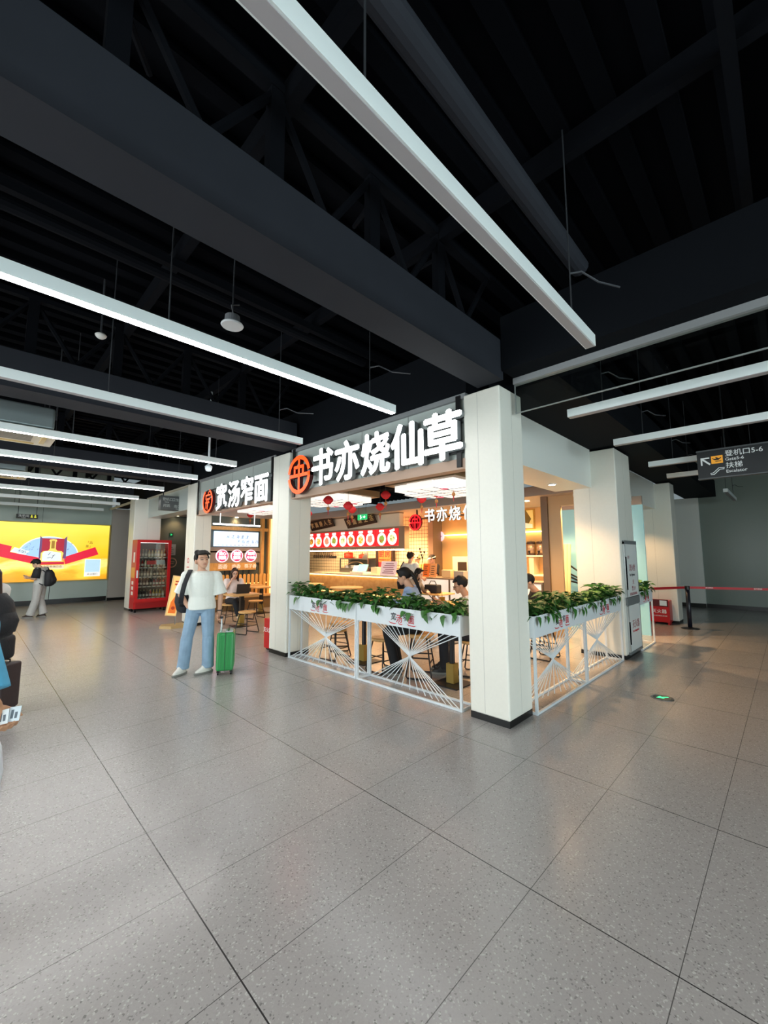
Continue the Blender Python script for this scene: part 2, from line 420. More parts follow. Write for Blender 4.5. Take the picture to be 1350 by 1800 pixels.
# ------------------------------------------------------------------ shop fascias
def front_header(y0, y1, zt):
    """header above a shop bay on the plane x = 3.78: rail, pane, posts, timber strip"""
    b = B(); b.box((3.78, y0, 3.40), (3.86, y1, 3.46)); struct('trim_2', b, mat('rail_grey'))
    b = B(); b.box((3.82, y0, 2.70), (3.835, y1, 3.40)); struct('wall_header_glass', b, mat('header_glass', '#bcc5c1', 0.3))
    b = B()
    for k in (1, 2, 3): yy = y0 + (y1 - y0) * k / 4; b.box((3.8185, yy, 2.72), (3.82, yy + 0.006, 3.40))
    struct('trim_3', b, M_SKIRT)
    b = B(); b.box((3.79, y0, 2.60), (3.93, y1, 2.72)); struct('trim_4', b, mat('header_timber', '#b39886', 0.5))
    b = B()
    for yy in (y0 + 0.06, y1 - 0.12): b.box((3.765, yy, 2.62), (3.785, yy + 0.06, 3.44))
    struct('trim_5', b, M_BLACK)
front_header(2.46, 5.97, 3.44)
front_header(6.5, 10.1, 3.44)
b = B(); b.box((3.86, 10.66, 2.82), (4.3, 14.2, 3.42)); struct('wall_header_plain', b, mat('header_glass'))
b = B(); b.box((3.8, 10.66, 3.40), (3.86, 14.2, 3.44)); b.box((3.6, 14.75, 3.36), (3.66, 18.1, 3.42)); struct('trim_6', b, mat('rail_cream', '#c9c5b4', 0.4))
# white bulkhead on the right with its warm downlights
for x0, x1 in ((4.23, 7.38), (8.24, 12.0)):
    b = B(); b.box((x0, 2.33, 2.78), (x1, 2.40, 3.44)); b.box((x0, 2.40, 2.78), (x1, 2.95, 2.83)); struct('wall_fascia', b, M_FASCIA)
M_DOWN = mat('downlight_lens', '#ffffff', 0.4, emit=28.0, ecol=(1, 0.72, 0.42))
def downlight(x, y, z, label, energy=75, group='warm recessed downlights'):
    t = thing('downlight', label, 'downlight', (x, y, z), group=group)
    b = B(); b.ring(0.075, 0.055, (x, y, z), EX, -EY, 0.012); part('trim_ring', b, M_WHITE, t)
    b = B(); b.prism(circ(0.055, 20), (x, y, z - 0.001), EX, -EY, 0.004); part('lens', b, M_DOWN, t)
    l = bpy.data.lights.new('downlight_beam', 'SPOT'); l.energy = energy; l.color = (1, 0.60, 0.29); l.spot_size = R_(120); l.spot_blend = 0.6; l.shadow_soft_size = 0.05
    o = bpy.data.objects.new('downlight_beam', l); C.objects.link(o); o.parent = t; o.location = (0, 0, -0.02)
    return t
downlight(5.35, 2.66, 2.78, 'warm downlight in the white soffit right of the corner pillar, the nearer one')
downlight(6.55, 2.66, 2.78, 'warm downlight in the white soffit close to the second pillar on the right')
downlight(11.1, 2.66, 2.78, 'warm downlight in the white soffit beyond the fire hydrant pillar', 90)

# ------------------------------------------------------------------ linear lamps
def linear_lamp(x0, x1, y0, y1, z, lit, label):
    """x0..x1, y0..y1 is the outline of the aluminium housing, z its underside"""
    along_x = (x1 - x0) > (y1 - y0)
    t = thing('linear_lamp', label, 'lamp', (x1 if along_x else x0, y1, z), group='hanging linear lamps')
    b = B(); b.box((x0, y0, z), (x1, y1, z + 0.085)); part('housing', b, M_LAMPHOUSE, t)
    b = B(); b.box((x0 + 0.008, y0 + 0.008, z - 0.004), (x1 - 0.008, y1 - 0.008, z + 0.001)); part('diffuser', b, M_LAMP_ON if lit else M_LAMP_OFF, t)
    n = int(max(x1 - x0, y1 - y0) / 1.9)
    for k in range(n + 1):
        if along_x: px, py = x1 - 0.35 - k * 1.9, (y0 + y1) / 2
        else: px, py = (x0 + x1) / 2, y1 - 0.35 - k * 1.9
        b = B(); b.tube([(px, py, z + 0.085), (px, py, 4.655)], 0.005, 6); part('suspension_wire', b, M_WIRE, t)
        if k == 0:
            b = B(); b.tube([(px, py, z + 0.4), (px + 0.08, py - 0.05, z + 0.43), (px + 0.2, py - 0.12, z + 0.38), (px + 0.4, py - 0.2, z + 0.40)], 0.007, 6); part('power_cable', b, mat('conduit', '#3a3e44', 0.5), t)
    return t
LZ = 3.16
LEFT = [(0.93, False, 'unlit grey linear lamp, the nearest and largest across the top of the picture'),
        (2.92, True, 'lit linear lamp ending in front of the big white sign'),
        (4.66, False, 'unlit pale linear lamp ending above the orange ring logo'),
        (6.62, True, 'lit linear lamp ending before the smaller white sign'),
        (8.32, True, 'lit linear lamp passing just behind the larger ceiling air conditioner'),
        (10.32, True, 'lit linear lamp in front of the smaller ceiling air conditioner'),
        (12.35, True, 'lit linear lamp just beyond the smaller ceiling air conditioner'),
        (14.3, False, 'dull linear lamp close to the yellow billboard, second from the far wall'),
        (16.45, False, 'dull linear lamp nearest to the wall with the yellow billboard')]
for y, lit, lab in LEFT: linear_lamp(-5.2, 3.10, y - 0.035, y + 0.035, LZ, lit, lab)
for y, lit, lab in ((-1.1, True, 'lit linear lamp behind the viewer, first row'), (-4.6, True, 'lit linear lamp behind the viewer, last row')):
    linear_lamp(-5.2, 3.10, y - 0.035, y + 0.035, LZ, lit, lab)  # unseen rows, assumed from the even light on the pillars
for x, lab in ((4.54, 'unlit linear lamp on the right, nearest to the glass smoke barrier'), (6.2, 'unlit linear lamp on the right, second from the glass smoke barrier'),
               (8.17, 'unlit linear lamp running behind the upper part of the gate sign'), (9.65, 'unlit linear lamp running behind the lower part of the gate sign')):
    linear_lamp(x, x + 0.09, -5.0, 1.64, LZ, False, lab)
linear_lamp(13.2, 15.6, 1.0, 1.09, 3.2, False, 'short unlit lamp pointing at the dark far right wall')

# ================================================================== SHOP SIGNS
SU, SW = V((0, -1, 0)), V((0, 0, 1))            # text axes on fronts facing -X
def ring_logo(parent, O, r, U, W, d, kind, mf, ms, name='logo_disc', aspect=1.0):
    """round emblem: broken ring with a bold sign inside, pushed out by d"""
    N = V(U).cross(V(W)); b = B()
    U = V(U) * aspect
    b.mi = 0
    if kind == 'shop':
        for a0, a1 in ((12, 172), (190, 352)): b.ring(r, r * 0.80, O, U, W, d, a0, a1, 28)
        s = r
        b.prism(rect(-0.06 * s, -0.8 * s, 0.09 * s, 0.86 * s), O, U, W, d)          # stem
        b.prism(rect(-0.82 * s, -0.12 * s, 0.98 * s, 0.05 * s), O, U, W, d)         # long bar
        b.prism(rect(-0.45 * s, 0.32 * s, 0.44 * s, 0.48 * s), O, U, W, d)
        b.prism(rect(0.30 * s, 0.0, 0.45 * s, 0.46 * s), O, U, W, d)
        b.prism(rect(-0.45 * s, 0.0, -0.31 * s, 0.30 * s), O, U, W, d)
        b.prism(rect(0.80 * s, -0.12 * s, 0.98 * s, 0.05 * s), O, U, W, d)
    else:
        b.ring(r, r * 0.82, O, U, W, d, 120, 430, 36)
        s = r
        for q in (rect(-0.5 * s, 0.42 * s, 0.5 * s, 0.54 * s), rect(-0.06 * s, 0.54 * s, 0.08 * s, 0.74 * s), rect(-0.42 * s, 0.12 * s, -0.3 * s, 0.42 * s),
                  rect(-0.15 * s, 0.1 * s, 0.5 * s, 0.22 * s), rect(-0.38 * s, -0.18 * s, 0.4 * s, -0.06 * s), rect(-0.25 * s, -0.62 * s, -0.12 * s, 0.2 * s), rect(0.05 * s, -0.7 * s, 0.18 * s, 0.1 * s)):
            b.prism([(x + 0.18 * y, y) for x, y in q], O, U, W, d)
    bm = b.bm; bmesh.ops.recalc_face_normals(bm, faces=bm.faces)
    for f in bm.faces: f.material_index = 0 if f.normal.dot(N) > 0.7 else 1
    return part(name, b, [mf, ms], parent)
def letter_sign(name, label, loc, chars, x, ys, z, size, bold, depth, sx, mf=M_LETTER, ms=M_LETTERSIDE, group=None, heavy=0.03):
    t = thing(name, label, 'sign', loc, group=group)
    for c, yy, zz in zip(chars, ys, z if isinstance(z, list) else [z] * len(chars)):
        text('character', c, size, (x, yy, zz), SU, SW, mf, t, depth, bold, sx, side=ms, heavy=heavy)
    return t
t = letter_sign('illuminated_sign', 'big white lit letter sign with orange ring logo between the corner pillar and the next', (3.76, 4.1, 2.6), '书亦烧仙草',
                3.76, [4.98, 4.40, 3.82, 3.25, 2.72], 2.95, 0.595, 0.006, 0.07, 0.95)
M_HOLD = mat('logo_back', '#7a1414', 0.5)
ring_logo(t, (3.735, 5.57, 2.95), 0.315, SU, SW, 0.07, 'shop', M_LOGO, M_LOGOSIDE)
b = B()
for zz in (2.78, 3.12): b.box((3.765, 2.5, zz), (3.79, 5.3, zz + 0.025))
part('mounting_bar', b, M_BLACK, t)
t = letter_sign('illuminated_sign', 'smaller white lit letter sign with red oval logo behind the man with the suitcase', (3.78, 8.1, 2.6), '宽汤窄面',
                3.76, [8.52, 7.93, 7.38, 6.83], 2.85, 0.57, 0.006, 0.07, 0.95)
ring_logo(t, (3.735, 9.18, 2.86), 0.27, SU, SW, 0.07, 'noodle', M_LOGO, M_LOGOSIDE)
b = B()
for zz in (2.78, 3.12): b.box((3.775, 6.5, zz), (3.79, 9.5, zz + 0.025))
part('mounting_bar', b, M_BLACK, t)

# ================================================================== PLANTER SCREENS
M_LEAF = mat('leaf_green', '#376a2a', 0.5, noise=0.45, nscale=14)
M_LEAF2 = mat('leaf_pale', '#5c8c42', 0.5, noise=0.3, nscale=14)
def planter(label, O, along, out, L, flip, front_logo=True, D=0.26):
    """O front lower corner, `along` unit vector of the length, `out` unit vector into the shop"""
    O, A, N = V(O), V(along), V(out)
    t = thing('planter_screen', label, 'planter', O, group='white planter screens round the shop')
    zb, zt, p = 0.775, 1.0, 0.026
    def P(a, n, z): return O + A * a + N * n + EZ * z
    def bar(b, p0, p1, r=p / 2):
        p0, p1 = V(p0), V(p1); d = V((r, r, r)); lo = V([min(x, y) for x, y in zip(p0, p1)]); hi = V([max(x, y) for x, y in zip(p0, p1)])
        b.box(lo - d, hi + d)
    h = p / 2
    b = B()
    for a in (h, L - h):
        for n in (h, D - h): bar(b, P(a, n, h), P(a, n, zb - h - 0.0005))
    for n in (h, D - h): bar(b, P(2 * p - h, n, h), P(L - 2 * p + h, n, h), h - 0.0005)
    for a in (h, L - h): bar(b, P(a, 2 * p - h, h), P(a, D - 2 * p + h, h), h - 0.0005)
    part('frame', b, M_WHITE, t)
    b = B(); q = [P(0, 0, 0), P(L, 0, 0), P(L, D, 0), P(0, D, 0)]
    lo = V([min(v[i] for v in q) for i in range(3)]); hi = V([max(v[i] for v in q) for i in range(3)]); w_ = V((0.012, 0.012, 0))
    b.box((lo.x + 0.0125, lo.y + 0.0125, zb + 0.001), (hi.x - 0.0125, hi.y - 0.0125, zb + 0.02))
    b.box((lo.x, lo.y, zb), (hi.x, lo.y + 0.012, zt)); b.box((lo.x, hi.y - 0.012, zb), (hi.x, hi.y, zt))
    b.box((lo.x + 0.0003, lo.y + 0.0121, zb + 0.0003), (lo.x + 0.012, hi.y - 0.0121, zt - 0.0003)); b.box((hi.x - 0.012, lo.y + 0.0121, zb + 0.0003), (hi.x - 0.0003, hi.y - 0.0121, zt - 0.0003))
    part('trough', b, M_WHITE, t)
    b = B(); c = P(L / 2, D / 2, 0.42); n = 15
    for k in range(n):
        u = -1 + 2 * k / (n - 1); u = math.copysign(abs(u) ** 0.85, u)
        a0 = L / 2 + u * (L / 2 - 0.04); n0 = D / 2 + (u if flip else -u) * (D / 2 - 0.015)
        a1 = L / 2 - u * (L / 2 - 0.04); n1 = D / 2 - (u if flip else -u) * (D / 2 - 0.015)
        off = A * (u * 0.012) + EZ * (0.03 * (1 - abs(u)))
        b.tube([P(a0, n0, zb), c + off, P(a1, n1, 0.018)], 0.0055, 6)
    part('cord_fan', b, M_WHITE, t)
    b = B(); b.box((lo.x + 0.012, lo.y + 0.012, zt - 0.06), (hi.x - 0.012, hi.y - 0.012, zt - 0.03)); part('soil', b, mat('soil', '#2a2119', 0.9), t)
    # printed name: black and red characters with red swashes
    U = -A if (-A).cross(EZ).dot(N) < 0 else A
    for ch, dx, dz, m, sz in (('宽', -0.145, 0.015, M_DARKTXT, 0.095), ('汤', -0.05, -0.006, M_REDTXT, 0.105), ('窄', 0.05, 0.015, M_DARKTXT, 0.085), ('面', 0.145, 0.0, M_REDTXT, 0.105)):
        text('printed_character', ch, sz, P(L / 2, 0, 0.872) + U * dx + EZ * dz, U, EZ, m, t, 0.0015, 0.0, heavy=0.014)
    b = B()
    for dx, wd in ((-0.16, 0.07), (-0.03, 0.04), (0.15, 0.08)):
        b.prism([(dx - wd, 0.012), (dx - wd * 0.6, -0.012), (dx + wd * 0.5, -0.016), (dx + wd, 0.0), (dx + wd * 0.4, -0.006), (dx - wd * 0.5, -0.002)], P(L / 2, 0, 0.818), U, EZ, 0.0015)
    part('printed_swash', b, M_REDTXT, t)
    return t
def foliage(label, O, along, out, L, D, seed, loc, dens=270, hmax=0.19):
    rnd = random.Random(seed); O, A, N = V(O), V(along), V(out); b = B()
    def leaf(p, d, up, ln, wd):
        d = d.normalized(); s = d.cross(up).normalized(); nn = s.cross(d)
        prof = ((0, 0.02), (0.12, 0.42), (0.3, 0.5), (0.6, 0.36), (0.85, 0.14), (1.0, 0.01)); rows = []
        for f, wv in prof:
            c = p + d * ln * f - nn * ln * 0.35 * f * f
            rows.append([b.bm.verts.new(c - s * wd * wv + nn * wd * wv * 0.35), b.bm.verts.new(c), b.bm.verts.new(c + s * wd * wv + nn * wd * wv * 0.35)])
        fs = []
        for r0, r1 in zip(rows, rows[1:]):
            for k in (0, 1): fs.append(b.bm.faces.new((r0[k], r0[k + 1], r1[k + 1], r1[k])))
        for f in fs: f.material_index = b.mi; f.smooth = True
    k = int(dens * L)
    for i in range(k):
        a = rnd.uniform(0.0, L); n = rnd.uniform(0, D); clump = 0.55 + 0.45 * math.sin(a * 7 + seed) * math.sin(a * 3.1 + seed * 2)
        z = 0.965 + rnd.random() * hmax * (0.35 + clump)
        p = O + A * a + N * n + EZ * z
        th = rnd.uniform(0, 2 * math.pi); d = A * math.cos(th) + N * math.sin(th) + EZ * rnd.uniform(-0.35, 0.75)
        ln = rnd.uniform(0.07, 0.135); b.mi = 1 if rnd.random() < 0.22 else 0
        leaf(p, d, EZ + A * rnd.uniform(-0.4, 0.4), ln, ln * rnd.uniform(0.55, 0.8))
    for i in range(int(7 * L)):      # sprigs spilling over the lip
        a = rnd.uniform(0.03, L - 0.03); p = O + A * a - N * 0.015 + EZ * rnd.uniform(0.96, 1.02)
        b.mi = 0; leaf(p, -N * rnd.uniform(0.35, 0.8) - EZ * rnd.uniform(0.4, 1.0) + A * rnd.uniform(-0.5, 0.5), -N + EZ * 0.6, rnd.uniform(0.08, 0.14), rnd.uniform(0.06, 0.09))
    for i in range(int(18 * L)):      # stems
        a = rnd.uniform(0.05, L - 0.05); n = rnd.uniform(0.04, D - 0.04); p = O + A * a + N * n
        b.mi = 0; b.tube([p + EZ * 0.93, p + EZ * 1.0 + A * rnd.uniform(-0.05, 0.05), p + EZ * (1.0 + hmax * 0.6) + A * rnd.uniform(-0.1, 0.1)], 0.003, 5)
    o = one('pothos_plant', b, [M_LEAF, M_LEAF2], label, 'plant', loc, group='leafy plants in the planter screens', kind='stuff')
for lab, pl, O, A, N, L, fl, sd in (
    ('white planter screen beside the second pillar, cords leaning left', 'leafy green plants in the planter beside the second pillar', (3.765, 5.93, 0), -EY, EX, 1.66, True, 1),
    ('white planter screen ending at the left side of the corner pillar', 'leafy green plants in the planter left of the corner pillar', (3.765, 4.26, 0), -EY, EX, 1.68, False, 2),
    ('white planter screen on the right flank touching the corner pillar', 'leafy green plants in the planter right of the corner pillar', (4.237, 1.975, 0), EX, EY, 1.485, False, 3),
    ('white planter screen on the right flank ending at the hydrant pillar', 'leafy green plants in the planter next to the hydrant pillar', (5.73, 1.975, 0), EX, EY, 1.60, False, 4),
    ('white planter screen partly hidden behind the hydrant pillar', 'leafy green plants showing behind the hydrant pillar', (8.245, 1.93, 0), EX, EY, 0.95, True, 5)):
    planter(lab, O, A, N, L, fl); foliage(pl, V(O) + EZ * 0.0, A, N, L, 0.26, sd, V(O) + V(A) * L / 2 + V(N) * 0.13 + EZ * 0.95)

# ================================================================== FURNITURE
def make_stool():
    t = thing('stool', 'wooden seat stool', 'stool', (0, 0, 0), group='wooden stools with black legs')
    b = B(); b.lathe([(0.15, 0.425), (0.178, 0.43), (0.185, 0.445), (0.18, 0.462), (0.10, 0.458), (0.001, 0.456)], n=24); part('seat', b, M_WOOD, t, smooth=True)
    for sx in (-1, 1):
        for sy in (-1, 1):
            b = B(); b.tube([(sx * 0.10, sy * 0.10, 0.428), (sx * 0.15, sy * 0.14, 0.2), (sx * 0.185, sy * 0.17, 0.03), (sx * 0.185, sy * 0.15, 0.012)], 0.010, 8); part('leg', b, M_BLACK, t, smooth=True)
        b = B(); b.tube([(sx * 0.185, -0.16, 0.011), (sx * 0.185, 0.16, 0.011)], 0.010, 8); part('runner', b, M_BLACK, t)
    b = B()
    for sy in (-1, 1): b.tube([(-0.155, sy * 0.145, 0.17), (0.155, sy * 0.145, 0.17)], 0.008, 8)
    for sx in (-1, 1): b.tube([(sx * 0.145, -0.135, 0.22), (sx * 0.145, 0.135, 0.22)], 0.008, 8)
    part('stretcher', b, M_BLACK, t)
    return t
stool = make_stool()
STOOLS = [((4.28, 8.36), 20, 'wooden stool with black legs standing alone nearest to the green suitcase'),
          ((4.62, 9.95), 0, 'wooden stool under the woman working at the laptop'),
          ((5.45, 10.2), 10, 'wooden stool just behind the laptop table, right of the woman'),
          ((6.15, 10.3), 60, 'wooden stool half hidden by the second pillar, by the slatted bench'),
          ((5.45, 9.05), 35, 'wooden stool partly hidden behind the second pillar, nearer the viewer'),
          ((4.28, 5.35), 10, 'wooden stool behind the cords of the planter next to the second pillar'),
          ((4.72, 5.80), 50, 'wooden stool farther back behind the planter next to the second pillar'),
          ((4.32, 4.30), 0, 'wooden stool directly behind the post where the two front planters meet'),
          ((4.47, 3.72), 30, 'wooden stool behind the centre of the front planter by the corner pillar'),
          ((5.05, 3.25), 20, 'wooden stool under the man holding a phone and a drink'),
          ((6.62, 2.93), 0, 'wooden stool under the man in black on the right flank'),
          ((7.3, 3.35), 40, 'wooden stool behind the man in black near the hydrant pillar')]
for k, ((x, y), a, lab) in enumerate(STOOLS):
    if k == 0: stool.location = (x, y, 0); stool.rotation_euler = (0, 0, R_(a)); stool['label'] = lab
    else:
        d_ = dup(stool, (x, y, 0), R_(a), lab)
        if k == 8: d_.scale = (1, 1, 1.24)      # a taller stool, the woman in pale blue sits on it
def make_table(name, label, loc, sx, sy, post='gold', rotz=0.0, round_top=False):
    t = thing(name, label, 'table', loc, rotz, group='wooden cafe tables')
    b = B()
    if round_top: b.lathe([(sx / 2 - 0.01, 0.715), (sx / 2, 0.722), (sx / 2, 0.745), (sx / 2 - 0.006, 0.75), (0.001, 0.75)], n=32)
    else: b.box((-sx / 2, -sy / 2, 0.715), (sx / 2, sy / 2, 0.75), bev=0.008)
    part('tabletop', b, M_WOOD, t, local=True)
    b = B(); b.box((-0.042, -0.042, 0.25), (0.042, 0.042, 0.715)) if post == 'box' else b.lathe([(0.036, 0.02), (0.036, 0.715)]); part('post', b, M_BLACK, t, local=True)
    b = B(); b.box((-0.056, -0.056, 0.02), (0.056, 0.056, 0.26)); part('post_sleeve', b, M_GOLD, t, local=True)
    b = B(); b.box((-0.2, -0.2, 0), (0.2, 0.2, 0.015), bev=0.005); part('foot_plate', b, M_BLACK, t, local=True)
    return t
make_table('cafe_table', 'wooden table holding the open laptop of the seated woman', (4.62, 9.32, 0), 0.72, 0.62, 'box')
make_table('cafe_table', 'wooden table behind the laptop table, near the slatted bench', (6.05, 11.0, 0), 0.62, 0.62, 'box')
make_table('cafe_table', 'wooden table touching the slatted bench under the round lit signs', (5.75, 11.95, 0), 1.5, 0.5, 'box')
make_table('cafe_table', 'wooden table with black post behind the junction of the two front planters', (4.46, 4.86, 0), 0.60, 0.60)
make_table('cafe_table', 'wooden table with black post behind the planter beside the corner pillar', (4.50, 3.22, 0), 0.60, 0.45)
make_table('cafe_table', 'wooden table with a black bag in front of the white glowing counter', (7.90, 6.15, 0), 0.62, 0.80)
make_table('cafe_table', 'round wooden table in front of the timber counter, nearer the blue shirt', (7.62, 9.05, 0), 0.95, 0.95, round_top=True)
make_table('cafe_table', 'round wooden table in front of the timber counter, close to the second pillar', (7.7, 11.0, 0), 0.95, 0.95, round_top=True)
make_table('cafe_table', 'wooden table between the man with the drink and the hooded woman', (6.4, 4.75, 0), 0.7, 0.6)

# ================================================================== SHOP INTERIOR
M_WALLWARM = mat('plaster_warm', '#e3b878', 0.55)
M_TILE = tile_material('kitchen_tile', '#ecd9b4', '#4c4136', (1, 2), 0.11, width=0.012)
M_CLAD = mat('bulkhead_greige', '#b0a39a', 0.5)
b = B(); b.box((9.9, 7.85, 0), (10.0, 14.4, 2.9)); struct('wall_kitchen', b, M_TILE)
b = B(); b.box((10.3, 3.98, 0), (10.4, 7.85, 2.9)); struct('wall_drinks', b, M_WALLWARM)
b = B(); b.box((9.84, 7.66, 0), (10.3, 7.85, 2.9)); struct('wall_drinks_return', b, mat('post_brown', '#7a6653', 0.5))
b = B(); b.box((8.3, 2.4, 2.88), (8.5, 14.4, 3.08)); b.box((8.5, 2.4, 2.88), (10.4, 14.4, 2.92)); struct('ceiling_bulkhead', b, M_CLAD)
b = B(); b.box((8.5, 2.4, 3.08), (12.0, 18.1, 3.12)); struct('ceiling_back', b, M_CEIL)
b = B(); b.box((4.72, 12.5, 0), (8.4, 12.6, 2.86)); struct('wall_booth', b, M_DARKGLASS)
b = B(); b.box((4.24, 14.4, 0), (10.0, 14.5, 2.95)); struct('wall_side_glass', b, M_DARKGLASS)
b = B(); b.box((4.72, 12.3, 2.86), (8.3, 12.6, 3.05)); b.box((4.24, 14.1, 2.95), (8.4, 14.5, 3.12)); struct('wall_booth_bulkhead', b, M_CLAD)
# dark open ceiling grid with ducts over the seating
b = B()
for yy in [3.0 + 0.42 * k for k in range(22)]: b.box((4.3, yy, 3.42), (8.3, yy + 0.05, 3.5))
b.tube([(6.9, 2.6, 3.3), (6.9, 12.3, 3.3)], 0.12, 12); b.tube([(7.6, 2.6, 3.35), (7.6, 12.3, 3.35)], 0.06, 10)
b.box((4.2, 2.4, 3.5), (8.4, 12.5, 3.53))
struct('ceiling_grid', b, M_STEEL)
# counters
M_CTIMBER = wood_material('counter_timber', '#b08250', '#caa06a', (4, 1, 1.2))
M_LEDWARM = mat('led_warm', '#ffd9a0', 0.5, emit=5.0, ecol=(1, 0.66, 0.22))
t = thing('service_counter', 'long timber serving counter with glowing warm edge below the menu boards', 'counter', (8.62, 9.9, 0))
b = B(); b.box((8.62, 7.42, 0.1), (9.25, 12.48, 0.98)); part('front_panel', b, M_CTIMBER, t)
b = B(); b.box((8.52, 7.40, 1.015), (9.3, 12.42, 1.05), bev=0.006); part('worktop', b, mat('stone_top', '#c9bda6', 0.3), t)
b = B(); b.box((8.56, 7.42, 0.985), (8.60, 12.4, 1.012)); part('edge_light', b, M_LEDWARM, t)
b = B(); b.box((8.64, 7.42, 0.03), (8.68, 12.4, 0.06)); b.box((8.6, 7.42, 0.44), (8.618, 12.4, 0.47)); part('kick_light', b, mat('led_warm_low', '#ffd9a0', 0.5, emit=1.6, ecol=(1, 0.66, 0.22)), t)
b = B(); b.box((8.72, 7.42, 0.0), (9.2, 12.4, 0.1)); part('plinth', b, M_BLACK, t)
M_MARBLE = mat('lit_marble', '#efeae0', 0.4, emit=0.35, ecol=(1, 0.95, 0.86), noise=0.12, nscale=5)
t = thing('drinks_counter', 'white back-lit marble counter of the drinks shop with dark worktop', 'counter', (8.62, 5.6, 0))
for y0, y1 in ((6.22, 7.38), (5.02, 6.18), (3.82, 4.98)):
    b = B(); b.box((8.62, y0, 0.12), (8.7, y1, 1.02)); part('lit_panel', b, M_MARBLE, t)
b = B()
for yy in (6.20, 5.0, 3.80, 7.40): b.box((8.60, yy - 0.02, 0), (8.72, yy + 0.02, 1.02))
b.box((8.64, 3.8, 0), (8.72, 7.4, 0.12)); part('frame', b, mat('frame_bronze', '#6a5b4a', 0.4), t)
b = B(); b.box((8.58, 3.78, 1.02), (9.2, 7.39, 1.06)); part('worktop', b, mat('worktop_taupe', '#8b7a68', 0.35), t)

# menu light boxes
M_MENURED = mat('menu_red', '#d8232a', 0.5, emit=0.75, ecol='#d8232a')
M_PLATE = mat('menu_plate', '#fff6ea', 0.5, emit=0.95, ecol='#fff3e6')
M_FOOD = [mat('menu_food_%s' % n, c, 0.5, emit=0.7, ecol=c, noise=0.4, nscale=30) for n, c in (('brown', '#b06a2a'), ('yellow', '#e0b23a'), ('pink', '#dc8d72'), ('green', '#8fae4c'), ('pale', '#f0dfae'))]
t0 = thing('menu_surround', 'brown surround holding the row of red menu boards over the serving counter', 'surround', (8.6, 10.0, 1.84))
b = B(); b.box((8.60, 7.70, 1.83), (8.8, 12.45, 1.91)); b.box((8.60, 7.70, 2.42), (8.8, 12.45, 2.47)); b.box((8.60, 7.70, 1.83), (8.8, 7.92, 2.47)); part('frame_bars', b, mat('menu_frame_brown', '#9a7f66', 0.5), t0)
b = B(); b.box((8.63, 7.92, 2.47), (8.8, 12.45, 2.85)); part('header_panel', b, mat('header_cream', '#e9dcc6', 0.5), t0)
b = B(); b.box((8.60, 7.9, 2.85), (8.8, 12.45, 2.88)); part('header_trim', b, mat('menu_frame_brown'), t0)
MENUW = [(12.4, 11.52), (11.49, 10.66), (10.63, 9.80), (9.77, 8.88), (8.85, 7.95)]
lab5 = ['first red menu board half hidden by the second pillar', 'red menu board with a leafy bowl, second from the second pillar', 'red menu board with two plain round bowls, in the middle of the row',
        'red menu board with pink noodles and a yellow dish', 'red menu board with green vegetables and a tilted price card at the right end']
for k, ((ya, yb), lab) in enumerate(zip(MENUW, lab5)):
    t = thing('menu_board', lab, 'menu board', (8.6, (ya + yb) / 2, 1.91), group='red menu boards over the counter')
    b = B(); b.box((8.595, yb, 1.915), (8.68, ya, 2.415)); part('light_box', b, M_MENURED, t)
    wd = ya - yb
    for j, fx in enumerate((0.27, 0.75)):
        cy, cz = ya - wd * fx, 2.12 + (0.01 if j else 0.0)
        b = B(); b.mi = 0; b.prism(circ(0.185, 24, ry=0.19), (8.594, cy, cz), SU, SW, 0.002)
        b.mi = 1; b.prism([(x * (1 + 0.18 * random.uniform(-1, 1)), y_ * (1 + 0.18 * random.uniform(-1, 1))) for x, y_ in circ(0.115, 14)], (8.592, cy, cz), SU, SW, 0.002)
        b.mi = 2
        for q in range(7): b.prism(circ(0.022, 7, random.uniform(-0.08, 0.08), random.uniform(-0.08, 0.08)), (8.5905, cy, cz), SU, SW, 0.001 + 0.0002 * q)
        f1, f2 = M_FOOD[(k * 2 + j) % 5], M_FOOD[(k + 3 * j + 1) % 5]
        part('dish_picture', b, [M_PLATE, f1, f2], t)
        b = B(); a = 0.25 if (j and k == 4) else 0
        b.prism([(x * math.cos(a) - y_ * math.sin(a), x * math.sin(a) + y_ * math.cos(a)) for x, y_ in rect(-0.10, -0.035, 0.10, 0.035)], (8.591, cy, 2.36), SU, SW, 0.0015)
        part('price_card', b, M_PLATE, t)
t = thing('tube_lamp', 'long warm tube lamp fixed behind the lower edge of the menu boards', 'lamp', (9.0, 10.5, 1.83))  # assumed lamp, added to brighten the tiled kitchen wall below the boards
b = B(); b.box((8.86, 8.0, 1.79), (8.90, 13.6, 1.82)); part('tube', b, mat('kitchen_tube', '#fff0d0', 0.4, emit=26, ecol=(1, 0.72, 0.38)), t)
b = B(); b.box((8.80, 7.95, 1.82), (8.92, 13.65, 1.85)); part('batten', b, M_WHITE, t)
